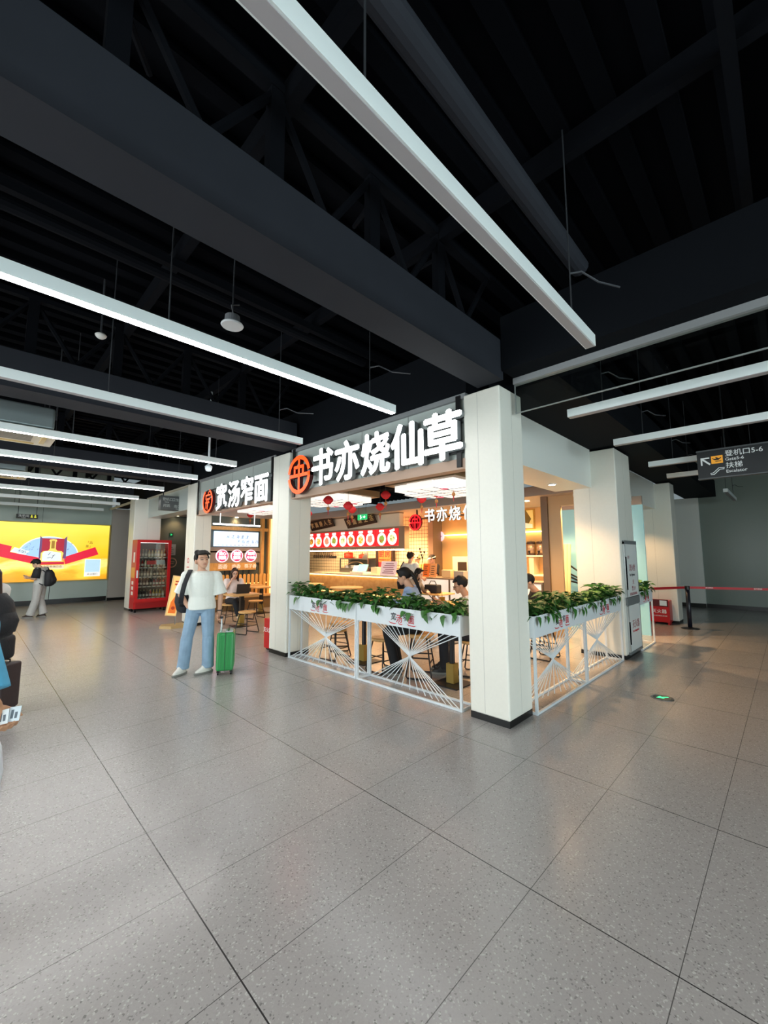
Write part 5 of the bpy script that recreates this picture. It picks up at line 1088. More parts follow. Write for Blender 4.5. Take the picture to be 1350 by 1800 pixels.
b = B(); b.lathe([(0.001, 0), (0.085, 0.0), (0.092, 0.01), (0.085, 0.02)], (1.43, 3.22, 3.58), 28); part('grille', b, mat('speaker_white', '#c9cdd0', 0.5), t)
b = B(); b.lathe([(0.065, 0.02), (0.06, 0.09), (0.03, 0.10)], (1.43, 3.22, 3.58), 20); part('can', b, mat('speaker_grey', '#6d7074', 0.5), t); b = B(); b.tube([(1.43, 3.22, 3.68), (1.43, 3.22, 4.66)], 0.006, 6); b.tube([(1.43, 3.2, 3.68), (1.40, 3.18, 3.74), (1.46, 3.16, 3.76)], 0.006, 6); part('cord', b, M_WIRE, t)
t = thing('smoke_detector', 'small white smoke detector under the dark roof above the second lamp', 'smoke detector', (0.83, 5.11, 4.0))
b = B(); b.lathe([(0.001, 0.0), (0.03, 0.0), (0.05, 0.02), (0.055, 0.035), (0.04, 0.05)], (0.83, 5.11, 3.98), 20); part('head', b, mat('detector_white', '#d9d9d4', 0.4), t, smooth=True); b = B(); b.tube([(0.83, 5.11, 4.03), (0.83, 5.11, 4.66)], 0.01, 6); part('stem', b, M_WIRE, t)
t = thing('dome_camera', 'white security camera hanging on a white pole above the red oval logo', 'camera', (2.79, 7.0, 3.1))
b = B(); b.tube([(2.79, 7.0, 3.2), (2.79, 7.0, 3.55), (2.79, 7.0, 4.5)], 0.018, 8); part('pole', b, M_WHITE, t)
b = B(); b.lathe([(0.001, 0.0), (0.04, 0.012), (0.055, 0.05), (0.06, 0.09), (0.03, 0.12)], (2.79, 7.0, 3.08), 20); part('dome', b, M_WHITE, t, smooth=True)
for x, y, z, lab in ((10.5, 0.4, 3.45, 'round ceiling speaker hanging right below the gate sign'),):
    t = thing('ceiling_speaker', lab, 'speaker', (x, y, z)); b = B(); b.lathe([(0.001, 0), (0.11, 0.0), (0.11, 0.02), (0.05, 0.07), (0.04, 0.12)], (x, y, z), 24); part('grille', b, mat('speaker_grey'), t); b = B(); b.tube([(x, y, z + 0.12), (x, y, 4.66)], 0.006, 6); part('cord', b, M_WIRE, t)

# ================================================================== PEOPLE
def remesh(b, vox, it=3, fac=0.5):
    bm = b.bm; bmesh.ops.recalc_face_normals(bm, faces=bm.faces)
    me = bpy.data.meshes.new('tmp'); bm.to_mesh(me); bm.free()
    o = bpy.data.objects.new('tmp', me); C.objects.link(o)
    m = o.modifiers.new('r', 'REMESH'); m.mode = 'VOXEL'; m.voxel_size = vox
    sm = o.modifiers.new('s', 'SMOOTH'); sm.iterations = it; sm.factor = fac
    dg = bpy.context.evaluated_depsgraph_get(); r = bpy.data.meshes.new_from_object(o.evaluated_get(dg))
    bpy.data.objects.remove(o); bpy.data.meshes.remove(me)
    return r
def skin_mat(nm, c):
    key = 'skin_' + nm
    if key in MATS: return MATS[key]
    m = mat(key, c, 0.5); nt = m.node_tree; bs = nt.nodes['Principled BSDF']
    at = nt.nodes.new('ShaderNodeAttribute'); at.attribute_name = 'pigment'; sp = nt.nodes.new('ShaderNodeSeparateColor'); nt.links.new(at.outputs['Color'], sp.inputs[0])
    x1 = nt.nodes.new('ShaderNodeMix'); x1.data_type = 'RGBA'; x1.inputs[6].default_value = (*lin(c), 1); x1.inputs[7].default_value = (*lin('#201511'), 1); nt.links.new(sp.outputs[0], x1.inputs[0])
    x2 = nt.nodes.new('ShaderNodeMix'); x2.data_type = 'RGBA'; x2.inputs[7].default_value = (*lin('#a85f54'), 1); nt.links.new(x1.outputs[2], x2.inputs[6]); nt.links.new(sp.outputs[1], x2.inputs[0])
    nt.links.new(x2.outputs[2], bs.inputs['Base Color'])
    return m
def cloth_mat(nm, c='#808080', bump=0.35): return mat('cloth_' + nm, c, 0.85, noise=0.08, nscale=25, bump=bump, bscale=14)
def rot_about(v, ax, a): return Matrix.Rotation(a, 3, ax) @ V(v)
def add_hand(b, wr, d, across, side, curl=0.3, spread=0.09, s=1.0):
    """palm, four unequal bent fingers and a thumb; d: finger direction, across: from little finger to index side"""
    d = V(d).normalized(); a = V(across); a = (a - d * a.dot(d)).normalized(); n = d.cross(a) * side   # n: palm normal
    wr = V(wr); pc = wr + d * 0.045 * s
    b.rc(wr, 0.024 * s, wr + d * 0.03 * s, 0.032 * s, 10, 0.6, a); b.rc(wr + d * 0.035 * s, 0.036 * s, wr + d * 0.075 * s, 0.038 * s, 12, 0.38, a)
    for k, (off, ln) in enumerate(((-0.030, 0.060), (-0.010, 0.074), (0.010, 0.080), (0.030, 0.074))):
        p = wr + d * 0.085 * s + a * off * s; v = (d + a * (k - 1.5) * spread).normalized()
        v1 = (v * math.cos(curl * 0.7) + n * math.sin(curl * 0.7)); v2 = (v * math.cos(curl * 1.9) + n * math.sin(curl * 1.9))
        q = p + v1 * ln * 0.5 * s; b.rc(p - v1 * 0.012 * s, 0.0095 * s, q, 0.0088 * s, 8); b.rc(q, 0.0088 * s, q + v2 * ln * 0.52 * s, 0.0072 * s, 8)
    p = wr + d * 0.03 * s + a * 0.034 * s; v = (d * 0.75 + a * 0.65 + n * 0.35).normalized(); q = p + v * 0.038 * s
    b.rc(p - v * 0.01, 0.0125 * s, q, 0.0105 * s, 8); b.rc(q, 0.0105 * s, q + (d * 0.9 + a * 0.2 + n * 0.4).normalized() * 0.032 * s, 0.0085 * s, 8)
def human(label, loc, ang, P, skin='#c99a80', shirt=None, trousers=None, shoes=None, hair='short', vox=0.0075, scale=1.0, sleeve='short', hairc=None, glasses=False, extra=None):
    """P: joint positions in the person's own frame (x to the person's right, y forward, z up)"""
    t = thing('person', label, 'person', loc, ang, group=None)
    J = {k: (V(v) if isinstance(v, (tuple, list, Vector)) else v) for k, v in P.items()}
    g = lambda k, d=None: J.get(k, d)
    pel, nk = J['pel'], J['neck']; up = (nk - pel).normalized(); L = (nk - pel).length
    shv = (J['shR'] - J['shL']); right = (shv - up * shv.dot(up)).normalized(); fwd = up.cross(right)
    hipv = (J['hipR'] - J['hipL']).normalized(); w = P.get('wide', 1.0)
    fem = P.get('fem', 0)
    def torso_rings(inf, z0=-0.12, z1=1.0):
        tab = [(-0.12, 0.10, 0.075), (-0.03, 0.160, 0.110), (0.10, 0.158, 0.112), (0.30, 0.138 - 0.012 * fem, 0.098), (0.50, 0.150, 0.108), (0.70, 0.166 - 0.008 * fem, 0.118 + 0.012 * fem), (0.85, 0.168, 0.105), (0.94, 0.135, 0.082), (1.0, 0.075, 0.065)]
        out = []
        for f, rx, ry in tab:
            if f < z0 - 1e-6 or f > z1 + 1e-6: continue
            k = max(0, min(1, f / 0.4)); rv = (hipv * (1 - k) + right * k).normalized(); rv = (rv - up * rv.dot(up)).normalized(); fv = up.cross(rv)
            out.append((pel + up * L * f + fwd * (0.012 if 0.4 < f < 0.9 else 0), rv * (rx + inf) * w, fv * (ry + inf) * w))
        return out
    # --- body: one continuous surface
    b = B(); b.loft(torso_rings(-0.012), 18)
    for s in 'RL':
        sh, el, wr = J['sh' + s], J['el' + s], J['wr' + s]
        b.rc(pel + up * L * 0.86, 0.07, sh, 0.052); b.rc(sh, 0.05, el, 0.038); b.rc(el, 0.038, el.lerp(wr, 0.35), 0.037); b.rc(el.lerp(wr, 0.35), 0.037, wr, 0.025)
        hd = g('hd' + s, (wr - el).normalized()); ac = g('ac' + s, fwd); add_hand(b, wr, hd, ac, (1 if s == 'R' else -1) * P.get('palm' + s, 1), P.get('curl' + s, 0.45))
        hp, kn, an = J['hip' + s], J['kn' + s], J['an' + s]
        b.rc(hp, 0.082, kn, 0.054); b.rc(kn, 0.052, kn.lerp(an, 0.35), 0.052); b.rc(kn.lerp(an, 0.35), 0.052, an, 0.034)
        td = J.get('toe' + s, V((0, 1, 0))).normalized(); heel = an + V((0, 0, -0.05)); b.rc(heel - td * 0.03, 0.03, heel + td * 0.14 + V((0, 0, -0.012)), 0.026, 10)
    # head frame
    hy, hp_, hr = R_(P.get('hyaw', 0)), R_(P.get('hpit', 0)), R_(P.get('hroll', 0))
    Rb = Matrix((right, fwd, up)).transposed()
    if P.get('head_up', True): Rb = Matrix.Rotation(math.atan2(-right.y, right.x) * -1 if False else math.atan2(right.y, right.x), 3, 'Z')
    HR = Rb @ Matrix.Rotation(hy, 3, 'Z') @ Matrix.Rotation(hp_, 3, 'X') @ Matrix.Rotation(hr, 3, 'Y')
    hc = g('head', nk + V((0, 0, 0.10)) + fwd * 0.03); hs = P.get('hs', 1.0)
    def H(x, y, z): return hc + HR @ V((x, y, z)) * hs
    b.rc(nk - up * 0.04, 0.062, H(0, -0.015, 0.03), 0.052)
    b.ell(H(0, -0.012, 0.125), (0.074 * hs, 0.094 * hs, 0.090 * hs), 20, HR)
    jaw = [(0.000, 0.064, 0.016, 0.016), (0.012, 0.056, 0.031, 0.032), (0.03, 0.040, 0.045, 0.052), (0.055, 0.028, 0.056, 0.064), (0.085, 0.018, 0.064, 0.074), (0.12, 0.008, 0.069, 0.083)]
    b.loft([(H(0, y, z), HR @ V((rx * hs, 0, 0)), HR @ V((0, ry * hs, 0))) for z, y, rx, ry in jaw], 18)
    b.rc(H(0, 0.088, 0.108), 0.008 * hs, H(0, 0.103, 0.075), 0.0135 * hs, 8); b.rc(H(-0.014, 0.092, 0.072), 0.008 * hs, H(0.014, 0.092, 0.072), 0.008 * hs, 8)
    b.rc(H(-0.02, 0.083, 0.047), 0.0075 * hs, H(0.02, 0.083, 0.047), 0.0075 * hs, 8)
    for s in (-1, 1):
        b.ell(H(s * 0.076, -0.008, 0.088), (0.010 * hs, 0.02 * hs, 0.032 * hs), 10, HR); b.rc(H(s * 0.014, 0.080, 0.122), 0.008 * hs, H(s * 0.05, 0.066, 0.122), 0.009 * hs, 8)
    me = remesh(b, vox, 2, 0.5)
    sk = skin_mat(skin.strip('#'), skin); body = link('body', me, sk, t, local=True, smooth=True)
    inv = HR.transposed(); at = me.color_attributes.new('pigment', 'FLOAT_COLOR', 'POINT')
    ss = lambda d: max(0.0, min(1.0, (1.35 - d) / 0.7))
    for v, a_ in zip(me.vertices, at.data):
        q = inv @ (v.co - hc) / hs; r_ = g_ = 0.0
        if q.y > 0.04 and 0.0 < q.z < 0.16:
            ax_ = abs(q.x)
            r_ = max(ss(math.hypot((ax_ - 0.032) / 0.0165, (q.z - 0.104) / 0.0062)), 0.9 * ss(math.hypot((ax_ - 0.034) / 0.022, (q.z - 0.1275 - 0.06 * abs(ax_ - 0.03)) / 0.0048)))
            if q.y > 0.06: g_ = 0.8 * ss(math.hypot(q.x / 0.024, (q.z - 0.046) / 0.0075))
        a_.color = (r_, g_, 0, 1)
    # --- hair
    hm = hairc or M_HAIR; b = B()
    cap = B(); cap.ell(H(0, -0.020, 0.140), (0.086 * hs, 0.106 * hs, 0.100 * hs), 26, HR)
    for v in cap.bm.verts:
        q = inv @ (v.co - hc) / hs; k = 0
        if q.y > 0.02 and q.z < 0.172: k = min(1, (q.y - 0.02) / 0.03)
        if q.z < 0.085 and abs(q.x) > 0.03 and q.y > -0.03: k = 1
        if q.z < 0.05: k = 1
        if k: v.co = hc + HR @ (V((0, -0.012, 0.125)) + (q - V((0, -0.012, 0.125))) * (1 - 0.25 * k)) * hs
    me_c = bpy.data.meshes.new('c'); cap.bm.to_mesh(me_c); cap.bm.free(); b.bm.from_mesh(me_c); bpy.data.meshes.remove(me_c)
    if hair in ('short', 'fringe'):
        for s in (-1, 1): b.rc(H(s * 0.045, -0.02, 0.20), 0.045 * hs, H(s * 0.072, 0.02, 0.135), 0.018 * hs, 10)
        for x in (-0.06, -0.045, -0.03, -0.015, 0.0, 0.015, 0.03, 0.045, 0.06): b.rc(H(x * 0.9, 0.03, 0.215 - 2.5 * x * x), 0.022 * hs, H(x * 1.15, 0.078, 0.180 - (0.03 if hair == 'fringe' else 0) - 0.10 * abs(x + 0.02)), 0.012 * hs, 8)
    if hair in ('long', 'pony'):
        for s in (-1, 1):
            b.rc(H(s * 0.03, 0.055, 0.205), 0.022 * hs, H(s * 0.074, 0.03, 0.12), 0.016 * hs, 8)
            if hair == 'long': b.rc(H(s * 0.076, 0.0, 0.14), 0.026 * hs, H(s * 0.082, 0.015, -0.14), 0.028 * hs, 10, 0.7); b.rc(H(s * 0.05, -0.07, 0.12), 0.045 * hs, H(s * 0.055, -0.06, -0.12), 0.045 * hs, 10)
        if hair == 'pony': b.rc(H(0, -0.115, 0.13), 0.03 * hs, H(0, -0.145, 0.05), 0.036 * hs, 10); b.rc(H(0, -0.145, 0.05), 0.036 * hs, H(0.01, -0.15, -0.2), 0.018 * hs, 10)
    link('hair', remesh(b, max(0.005, vox * 0.8), 3, 0.5), hm, t, local=True, smooth=True)
    # --- clothes
    if shirt:
        b = B(); lo = P.get('hem', -0.03); b.loft(torso_rings(P.get('loose', 0.020), lo, 0.94) + [(pel + up * L * 0.985, right * 0.078, fwd * 0.070)], 20)
        for s in 'RL':
            sh, el, wr = J['sh' + s], J['el' + s], J['wr' + s]; lz = P.get('loose', 0.02)
            b.rc(pel + up * L * 0.84, 0.082, sh, 0.062 + lz * 0.5)
            if sleeve == 'short': b.loft([(sh, *[x * (0.06 + lz * 0.6) for x in perp(el - sh)])] + [(sh.lerp(el, f), *[x * (0.062 + lz * f * 1.2) for x in perp(el - sh)]) for f in (0.3, 0.6, P.get('slen', 0.8))], 14)
            else: b.rc(sh, 0.06 + lz * 0.4, el, 0.048 + lz * 0.4); b.rc(el, 0.048 + lz * 0.4, el.lerp(wr, 0.94), 0.034 + lz * 0.3)
        link('shirt', remesh(b, max(0.008, vox), 3, 0.5), shirt, t, local=True, smooth=True)
    if trousers:
        b = B(); b.loft(torso_rings(0.010, -0.12, 0.10), 18); lz = P.get('tloose', 0.012)
        for s in 'RL':
            hp, kn, an = J['hip' + s], J['kn' + s], J['an' + s]
            b.rc(hp, 0.088 + lz, kn, 0.060 + lz); b.loft([(kn.lerp(an, f), *[x * r for x in perp(an - kn)]) for f, r in ((-0.08, 0.06 + lz), (0.1, 0.062 + lz), (0.5, 0.058 + lz * 1.1), (0.88, 0.052 + lz * 1.4), (0.97, 0.056 + lz * 1.4), (1.02, 0.05 + lz * 1.4))], 14)
        link('trousers', remesh(b, max(0.008, vox), 2, 0.5), trousers, t, local=True, smooth=True)
    if shoes:
        for s in 'RL':
            an = J['an' + s]; td = J.get('toe' + s, V((0, 1, 0))).normalized(); sd = td.cross(EZ); z = an.z - 0.085; c = V((an.x, an.y, 0))
            def S(f, h): return c + td * f + EZ * (z + h)
            b = B(); b.loft([(S(0.02, 0.12), sd * 0.042, td * 0.055), (S(0.03, 0.085), sd * 0.044, td * 0.075), (S(0.055, 0.055), sd * 0.048, td * 0.115), (S(0.06, 0.02), sd * 0.050, td * 0.135)], 16); b.rc(S(0.0, 0.05), 0.042, S(0.15, 0.035), 0.034, 10, 0.8)
            sh_ = link('shoe', remesh(b, 0.007, 2), shoes, t, local=True, smooth=True)
            b = B(); b.loft([(S(0.06, 0.0), sd * 0.046, td * 0.14), (S(0.062, 0.012), sd * 0.052, td * 0.146), (S(0.062, 0.03), sd * 0.050, td * 0.143)], 20); WM[sh_.name] = wm(t)
            part('sole', b, mat('sole_grey', '#7a7a74', 0.6), sh_, local=True)
    if glasses:
        b = B()
        for s in (-1, 1): b.ring(0.024 * hs, 0.020 * hs, H(s * 0.032, 0.098, 0.103), HR @ V((-1, 0, 0)), HR @ V((0, 0, 1)), 0.004, n=18); b.tube([H(s * 0.056, 0.096, 0.105), H(s * 0.078, 0.0, 0.1)], 0.002, 5)
        b.tube([H(-0.01, 0.1, 0.105), H(0.01, 0.1, 0.105)], 0.002, 5); part('glasses', b, M_BLACK, t, local=True)
    t['_'] = 0; del t['_']
    return t, H
def perp(v):
    v = V(v).normalized(); r = V((1, 0, 0)) if abs(v.x) < 0.9 else V((0, 1, 0)); u = (r - v * r.dot(v)).normalized(); return u, v.cross(u)
def sitting(z=0.47, lean=0.05, headf=0.06, **k):
    d = dict(pel=(0, 0, z + 0.07), neck=(0, lean, z + 0.60), head=(0, lean + headf, z + 0.645), shR=(0.175, lean, z + 0.55), shL=(-0.175, lean, z + 0.55), hipR=(0.09, 0.03, z + 0.06), hipL=(-0.09, 0.03, z + 0.06),
             knR=(0.11, 0.42, z + 0.05), knL=(-0.11, 0.42, z + 0.05), anR=(0.11, 0.40, 0.085), anL=(-0.11, 0.40, 0.085), elR=(0.22, 0.12, z + 0.30), elL=(-0.22, 0.12, z + 0.30), wrR=(0.12, 0.33, z + 0.32), wrL=(-0.12, 0.33, z + 0.32), hpit=-8)
    d.update(k); return d
def standing(h=1.70, **k):
    s = h / 1.70
    d = dict(pel=(0, 0, 0.93), neck=(0, -0.01, 1.43), head=(0, 0.01, 1.475), shR=(0.185, -0.01, 1.375), shL=(-0.185, -0.01, 1.375), hipR=(0.085, 0, 0.90), hipL=(-0.085, 0, 0.90), knR=(0.10, 0.02, 0.49), knL=(-0.10, 0.02, 0.49),
             anR=(0.11, -0.02, 0.085), anL=(-0.11, -0.02, 0.085), elR=(0.24, -0.03, 1.09), elL=(-0.24, -0.03, 1.09), wrR=(0.25, 0.04, 0.84), wrL=(-0.25, 0.04, 0.84))
    d = {a: tuple(x * s for x in v) for a, v in d.items()}; d.update(k); return d
def shoulder_bag(b_label, name, cat, loc, ang, parts): pass

# the man with the suitcase (faces the viewer, head turned to his left and up)
A0 = R_(134.7)
def loc_to_world(loc, ang, p): return V(loc) + Matrix.Rotation(ang, 3, 'Z') @ V(p)
ML = (2.40, 6.10, 0); MA = A0 + R_(14)
P = standing(1.72, pel=(-0.02, 0, 0.90), neck=(0.0, -0.01, 1.435), head=(0.0, 0.005, 1.462), shR=(0.20, -0.01, 1.36), shL=(-0.20, -0.01, 1.35), elR=(0.275, -0.03, 1.09), wrR=(0.140, 0.045, 0.90), elL=(-0.265, -0.02, 1.07), wrL=(-0.265, 0.04, 0.83),
             hipR=(0.085, 0, 0.88), hipL=(-0.10, 0, 0.88), knR=(0.155, 0.03, 0.47), knL=(-0.13, 0.04, 0.47), anR=(0.19, 0.02, 0.085), anL=(-0.135, 0.02, 0.085), toeR=(0.45, 0.9, 0), toeL=(0.75, 0.65, 0), hyaw=34, hpit=7, hdR=(-0.05, -0.3, -1.0), acR=(-0.4, 0.9, 0.2), hdL=(0.02, 0.35, -0.9), acL=(0.5, 0.85, 0.2),
             curlR=0.3, curlL=0.9, loose=0.034, slen=0.92, tloose=0.020, hem=-0.03, hs=1.13)
man, MH = human('man in white t-shirt and blue jeans with hand in pocket, looking aside', ML, MA, P, '#c4977c', mat('white_tee', '#dfe3dc', 0.85, bump=0.9, bscale=9), mat('denim', '#86a1b8', 0.85, noise=0.3, nscale=7, bump=0.4, bscale=16), mat('shoe_white', '#d9d8d0', 0.6), 'short', vox=0.0052)
b = B(); b.tube([V((-0.265, 0.035, 0.865)) + V((0.034 * math.cos(a), 0.034 * math.sin(a), 0)) for a in [2 * math.pi * k / 14 for k in range(14)]], 0.008, 6, closed=True); part('wristwatch', b, M_BLACK, man, local=True)
bag = thing('backpack', 'black backpack hanging from the right shoulder of the man in white', 'backpack', loc_to_world(ML, MA, (0.30, -0.14, 1.0)), MA)
def bp(name, b, m, smooth=False, parent=bag): me = mesh_from(b, name); me.transform(Matrix.Translation(V((-0.30, 0.14, -1.0)))); return link(name, me, m, parent, local=True, smooth=smooth)
M_BAG = mat('bag_black', '#191b20', 0.7, noise=0.2, nscale=20, bump=0.2)
b = B(); b.loft([(V((0.23, -0.16, 0.82)), V((0.06, 0, 0)), V((0, 0.05, 0))), (V((0.25, -0.16, 0.86)), V((0.10, 0, 0.0)), V((0, 0.08, 0))), (V((0.25, -0.17, 0.98)), V((0.135, 0, 0)), V((0, 0.10, 0))), (V((0.24, -0.16, 1.14)), V((0.125, 0, 0)), V((0, 0.09, 0))), (V((0.22, -0.15, 1.25)), V((0.09, 0, 0)), V((0, 0.06, 0))), (V((0.21, -0.15, 1.28)), V((0.04, 0, 0)), V((0, 0.03, 0)))], 16); bp('bag_body', b, M_BAG, True)
b = B()
for q in range(1): b.loft([(V(p), V((0.032, 0.0, 0.0)), V((0, 0.006, 0.004))) for p in ((0.185, -0.13, 1.26), (0.165, -0.09, 1.41), (0.15, 0.02, 1.445), (0.16, 0.125, 1.37), (0.19, 0.165, 1.25), (0.215, 0.165, 1.12), (0.24, 0.10, 1.0), (0.26, -0.06, 0.92))], 8)
bp('shoulder_strap', b, M_BAG, True)
b = B(); b.box((0.195, 0.163, 1.13), (0.235, 0.18, 1.17), bev=0.005); bp('strap_buckle', b, M_BLACK)
# green suitcase
SL = loc_to_world(ML, MA, (-0.375, 0.06, 0)); t = thing('suitcase', 'green hard shell suitcase standing beside the man with its handle pulled up', 'suitcase', SL, A0 + R_(17))
M_GREEN = mat('shell_green', '#2f8a4a', 0.22, noise=0.05)
b = B(); b.box((-0.115, -0.18, 0.055), (0.115, 0.18, 0.575), bev=0.03); part('shell', b, M_GREEN, t, local=True, smooth=False)
b = B()
for k in range(4): b.box((-0.085 + 0.045 * k, -0.184, 0.10), (-0.07 + 0.045 * k, 0.184, 0.53), bev=0.004)
for y in (-0.12, -0.06, 0.0, 0.06, 0.12): b.box((-0.1185, y - 0.01, 0.1), (0.1185, y + 0.01, 0.53), bev=0.003)
part('ribs', b, M_GREEN, t, local=True)
b = B(); b.box((-0.004, -0.183, 0.055), (0.004, 0.183, 0.579)); part('zip_seam', b, mat('seam_green', '#1d5a30', 0.5), t, local=True)
for x in (-0.085, 0.085):
    for y in (-0.14, 0.14):
        b = B(); b.prism(circ(0.027, 16), (x - 0.012, y, 0.027), EY, EZ, 0.024); b.box((x - 0.018, y - 0.015, 0.035), (x + 0.018, y + 0.015, 0.07)); part('wheel', b, M_BLACK, t, local=True)
b = B()
for y in (-0.055, 0.055): b.tube([(0.07, y, 0.57), (0.07, y, 0.76)], 0.009, 8)
part('telescopic_rod', b, mat('rod_silver', '#c9cccc', 0.25, metal=0.8), t, local=True)
b = B(); b.box((0.05, -0.075, 0.755), (0.09, 0.075, 0.785), bev=0.008); part('grip', b, M_BLACK, t, local=True)
b = B(); b.tube([(-0.03, -0.07, 0.575), (-0.03, -0.06, 0.60), (-0.03, 0.06, 0.60), (-0.03, 0.07, 0.575)], 0.01, 8); part('carry_handle', b, mat('seam_green'), t, local=True)
b = B(); b.box((-0.09, 0.03, 0.576), (0.0, 0.14, 0.580)); part('luggage_tag', b, M_WHITE, t, local=True)

# boy in the raglan shirt looking at his phone (stands sideways, facing the left edge)
BL = (1.42, 14.55, 0); BA = R_(55)
P = standing(1.58, hpit=-32, head=(0, 0.075, 1.345), elR=(0.20, 0.02, 1.03), wrR=(0.10, 0.24, 1.05), elL=(-0.20, 0.02, 1.03), wrL=(-0.06, 0.25, 1.06), hdR=(-0.5, 0.8, 0.1), hdL=(0.5, 0.8, 0.1), acR=(0, 0.3, 1), acL=(0, 0.3, 1), hem=-0.12, loose=0.03, tloose=0.03, wide=0.95, toeR=(0.25, 1, 0), anL=(-0.10, 0.12, 0.085), anR=(0.09, -0.09, 0.085))
boy, BH = human('person in grey and black raglan t-shirt looking down at a phone by the billboard', BL, BA, P, '#c9a084', cloth_mat('grey_tee', '#b9bab6'), cloth_mat('grey_trousers', '#a9a9a6'), mat('shoe_brown', '#3a2e2a', 0.6), 'short', vox=0.009, sleeve='short')
b = B()
for s in 'RL':
    sh, el = V(P['sh' + s]), V(P['el' + s]); b.loft([(sh.lerp(el, f), *[x * r for x in perp(el - sh)]) for f, r in ((-0.25, 0.05), (0.0, 0.088), (0.4, 0.094), (0.88, 0.096))], 14)
part('black_sleeves', b, cloth_mat('black_sleeve', '#1b1c20'), boy, local=True, smooth=True)
ph = loc_to_world(BL, BA, (0.02, 0.36, 1.10)); b = B(); b.box((-0.036, -0.075, -0.004), (0.036, 0.075, 0.004), bev=0.002, M=Matrix.Translation(ph) @ Matrix.Rotation(BA, 4, 'Z') @ Matrix.Rotation(R_(25), 4, 'X')); one('phone', b, mat('phone_grey', '#6b7076', 0.3), 'phone held out by the person in the raglan t-shirt', 'phone', ph)
def backpack(label, loc, ang, sc=1.0, m=None, straps=None):
    t = thing('backpack', label, 'backpack', loc, ang); b = B()
    b.loft([(V((0, 0, -0.24)) * sc, V((0.10, 0, 0)) * sc, V((0, 0.06, 0)) * sc), (V((0, -0.02, -0.20)) * sc, V((0.16, 0, 0)) * sc, V((0, 0.10, 0)) * sc), (V((0, -0.03, 0.0)) * sc, V((0.165, 0, 0)) * sc, V((0, 0.12, 0)) * sc), (V((0, -0.01, 0.15)) * sc, V((0.15, 0, 0)) * sc, V((0, 0.10, 0)) * sc), (V((0, 0.01, 0.24)) * sc, V((0.09, 0, 0)) * sc, V((0, 0.06, 0)) * sc)], 18); part('bag_body', b, m or M_BAG, t, local=True, smooth=True)
    b = B(); b.loft([(V((0, -0.12, -0.17)) * sc, V((0.11, 0, 0)) * sc, V((0, 0.03, 0)) * sc), (V((0, -0.14, -0.05)) * sc, V((0.12, 0, 0)) * sc, V((0, 0.04, 0)) * sc), (V((0, -0.12, 0.04)) * sc, V((0.10, 0, 0)) * sc, V((0, 0.02, 0)) * sc)], 14); part('front_pocket', b, m or M_BAG, t, local=True, smooth=True)
    for s in (-1, 1):
        b = B(); b.tube([V((s * 0.10, 0.05, 0.18)) * sc, V((s * 0.12, 0.11, 0.235)) * sc, V((s * 0.135, 0.22, 0.20)) * sc, V((s * 0.15, 0.26, 0.06)) * sc, V((s * 0.16, 0.17, -0.14)) * sc, V((s * 0.14, 0.06, -0.2)) * sc], 0.016 * sc, 8); part('shoulder_strap', b, m or M_BAG, t, local=True, smooth=True)
    return t
t = backpack('black backpack worn by the person in the raglan t-shirt', loc_to_world(BL, BA, (0, -0.20, 1.05)), BA, 0.92)
b = B(); b.tube([(0.1, 0.02, -0.2), (0.1, 0.03, -0.62)], 0.008, 6); part('hanging_strap', b, M_BAG, t, local=True)

# woman working at the laptop
P = sitting(0.47, lean=0.06, headf=0.07, hpit=-14, hyaw=-8, elR=(0.23, 0.14, 0.80), wrR=(0.12, 0.20, 1.00), hdR=(-0.3, 0.2, 0.9), elL=(-0.22, 0.18, 0.79), wrL=(-0.08, 0.36, 0.79), hdL=(0.2, 0.9, -0.05), acL=(1, 0, 0), fem=1, knR=(0.06, 0.40, 0.55), knL=(-0.10, 0.42, 0.53), anR=(-0.02, 0.48, 0.22), anL=(-0.10, 0.38, 0.085), wide=0.92)
wom, _ = human('woman with long hair and glasses typing on a black laptop in the cafe', (4.70, 9.98, 0), R_(172), P, '#d7ab92', cloth_mat('blush_shirt', '#e6d6d2'), cloth_mat('navy_trousers', '#17191f'), mat('sneaker_cream', '#ded6c4', 0.6), 'long', vox=0.009, glasses=True, hairc=mat('hair_brown', '#2a1712', 0.45, noise=0.3, nscale=60))
def laptop(label, loc, ang):
    t = thing('laptop', label, 'laptop', loc, ang)
    b = B(); b.box((-0.16, -0.11, 0), (0.16, 0.11, 0.016), bev=0.004); part('base', b, mat('laptop_dark', '#2b2a2c', 0.45), t, local=True)
    b = B(); b.box((-0.16, 0, 0), (0.16, 0.008, 0.215), bev=0.003, M=Matrix.Translation((0, -0.108, 0.014)) @ Matrix.Rotation(R_(12), 4, 'X')); part('lid', b, mat('laptop_dark'), t, local=True)
    b = B(); b.box((-0.14, -0.06, 0.016), (0.14, 0.06, 0.018)); part('keyboard', b, M_BLACK, t, local=True)
laptop('black laptop open in front of the long haired woman', (4.66, 9.44, 0.751), R_(-4))

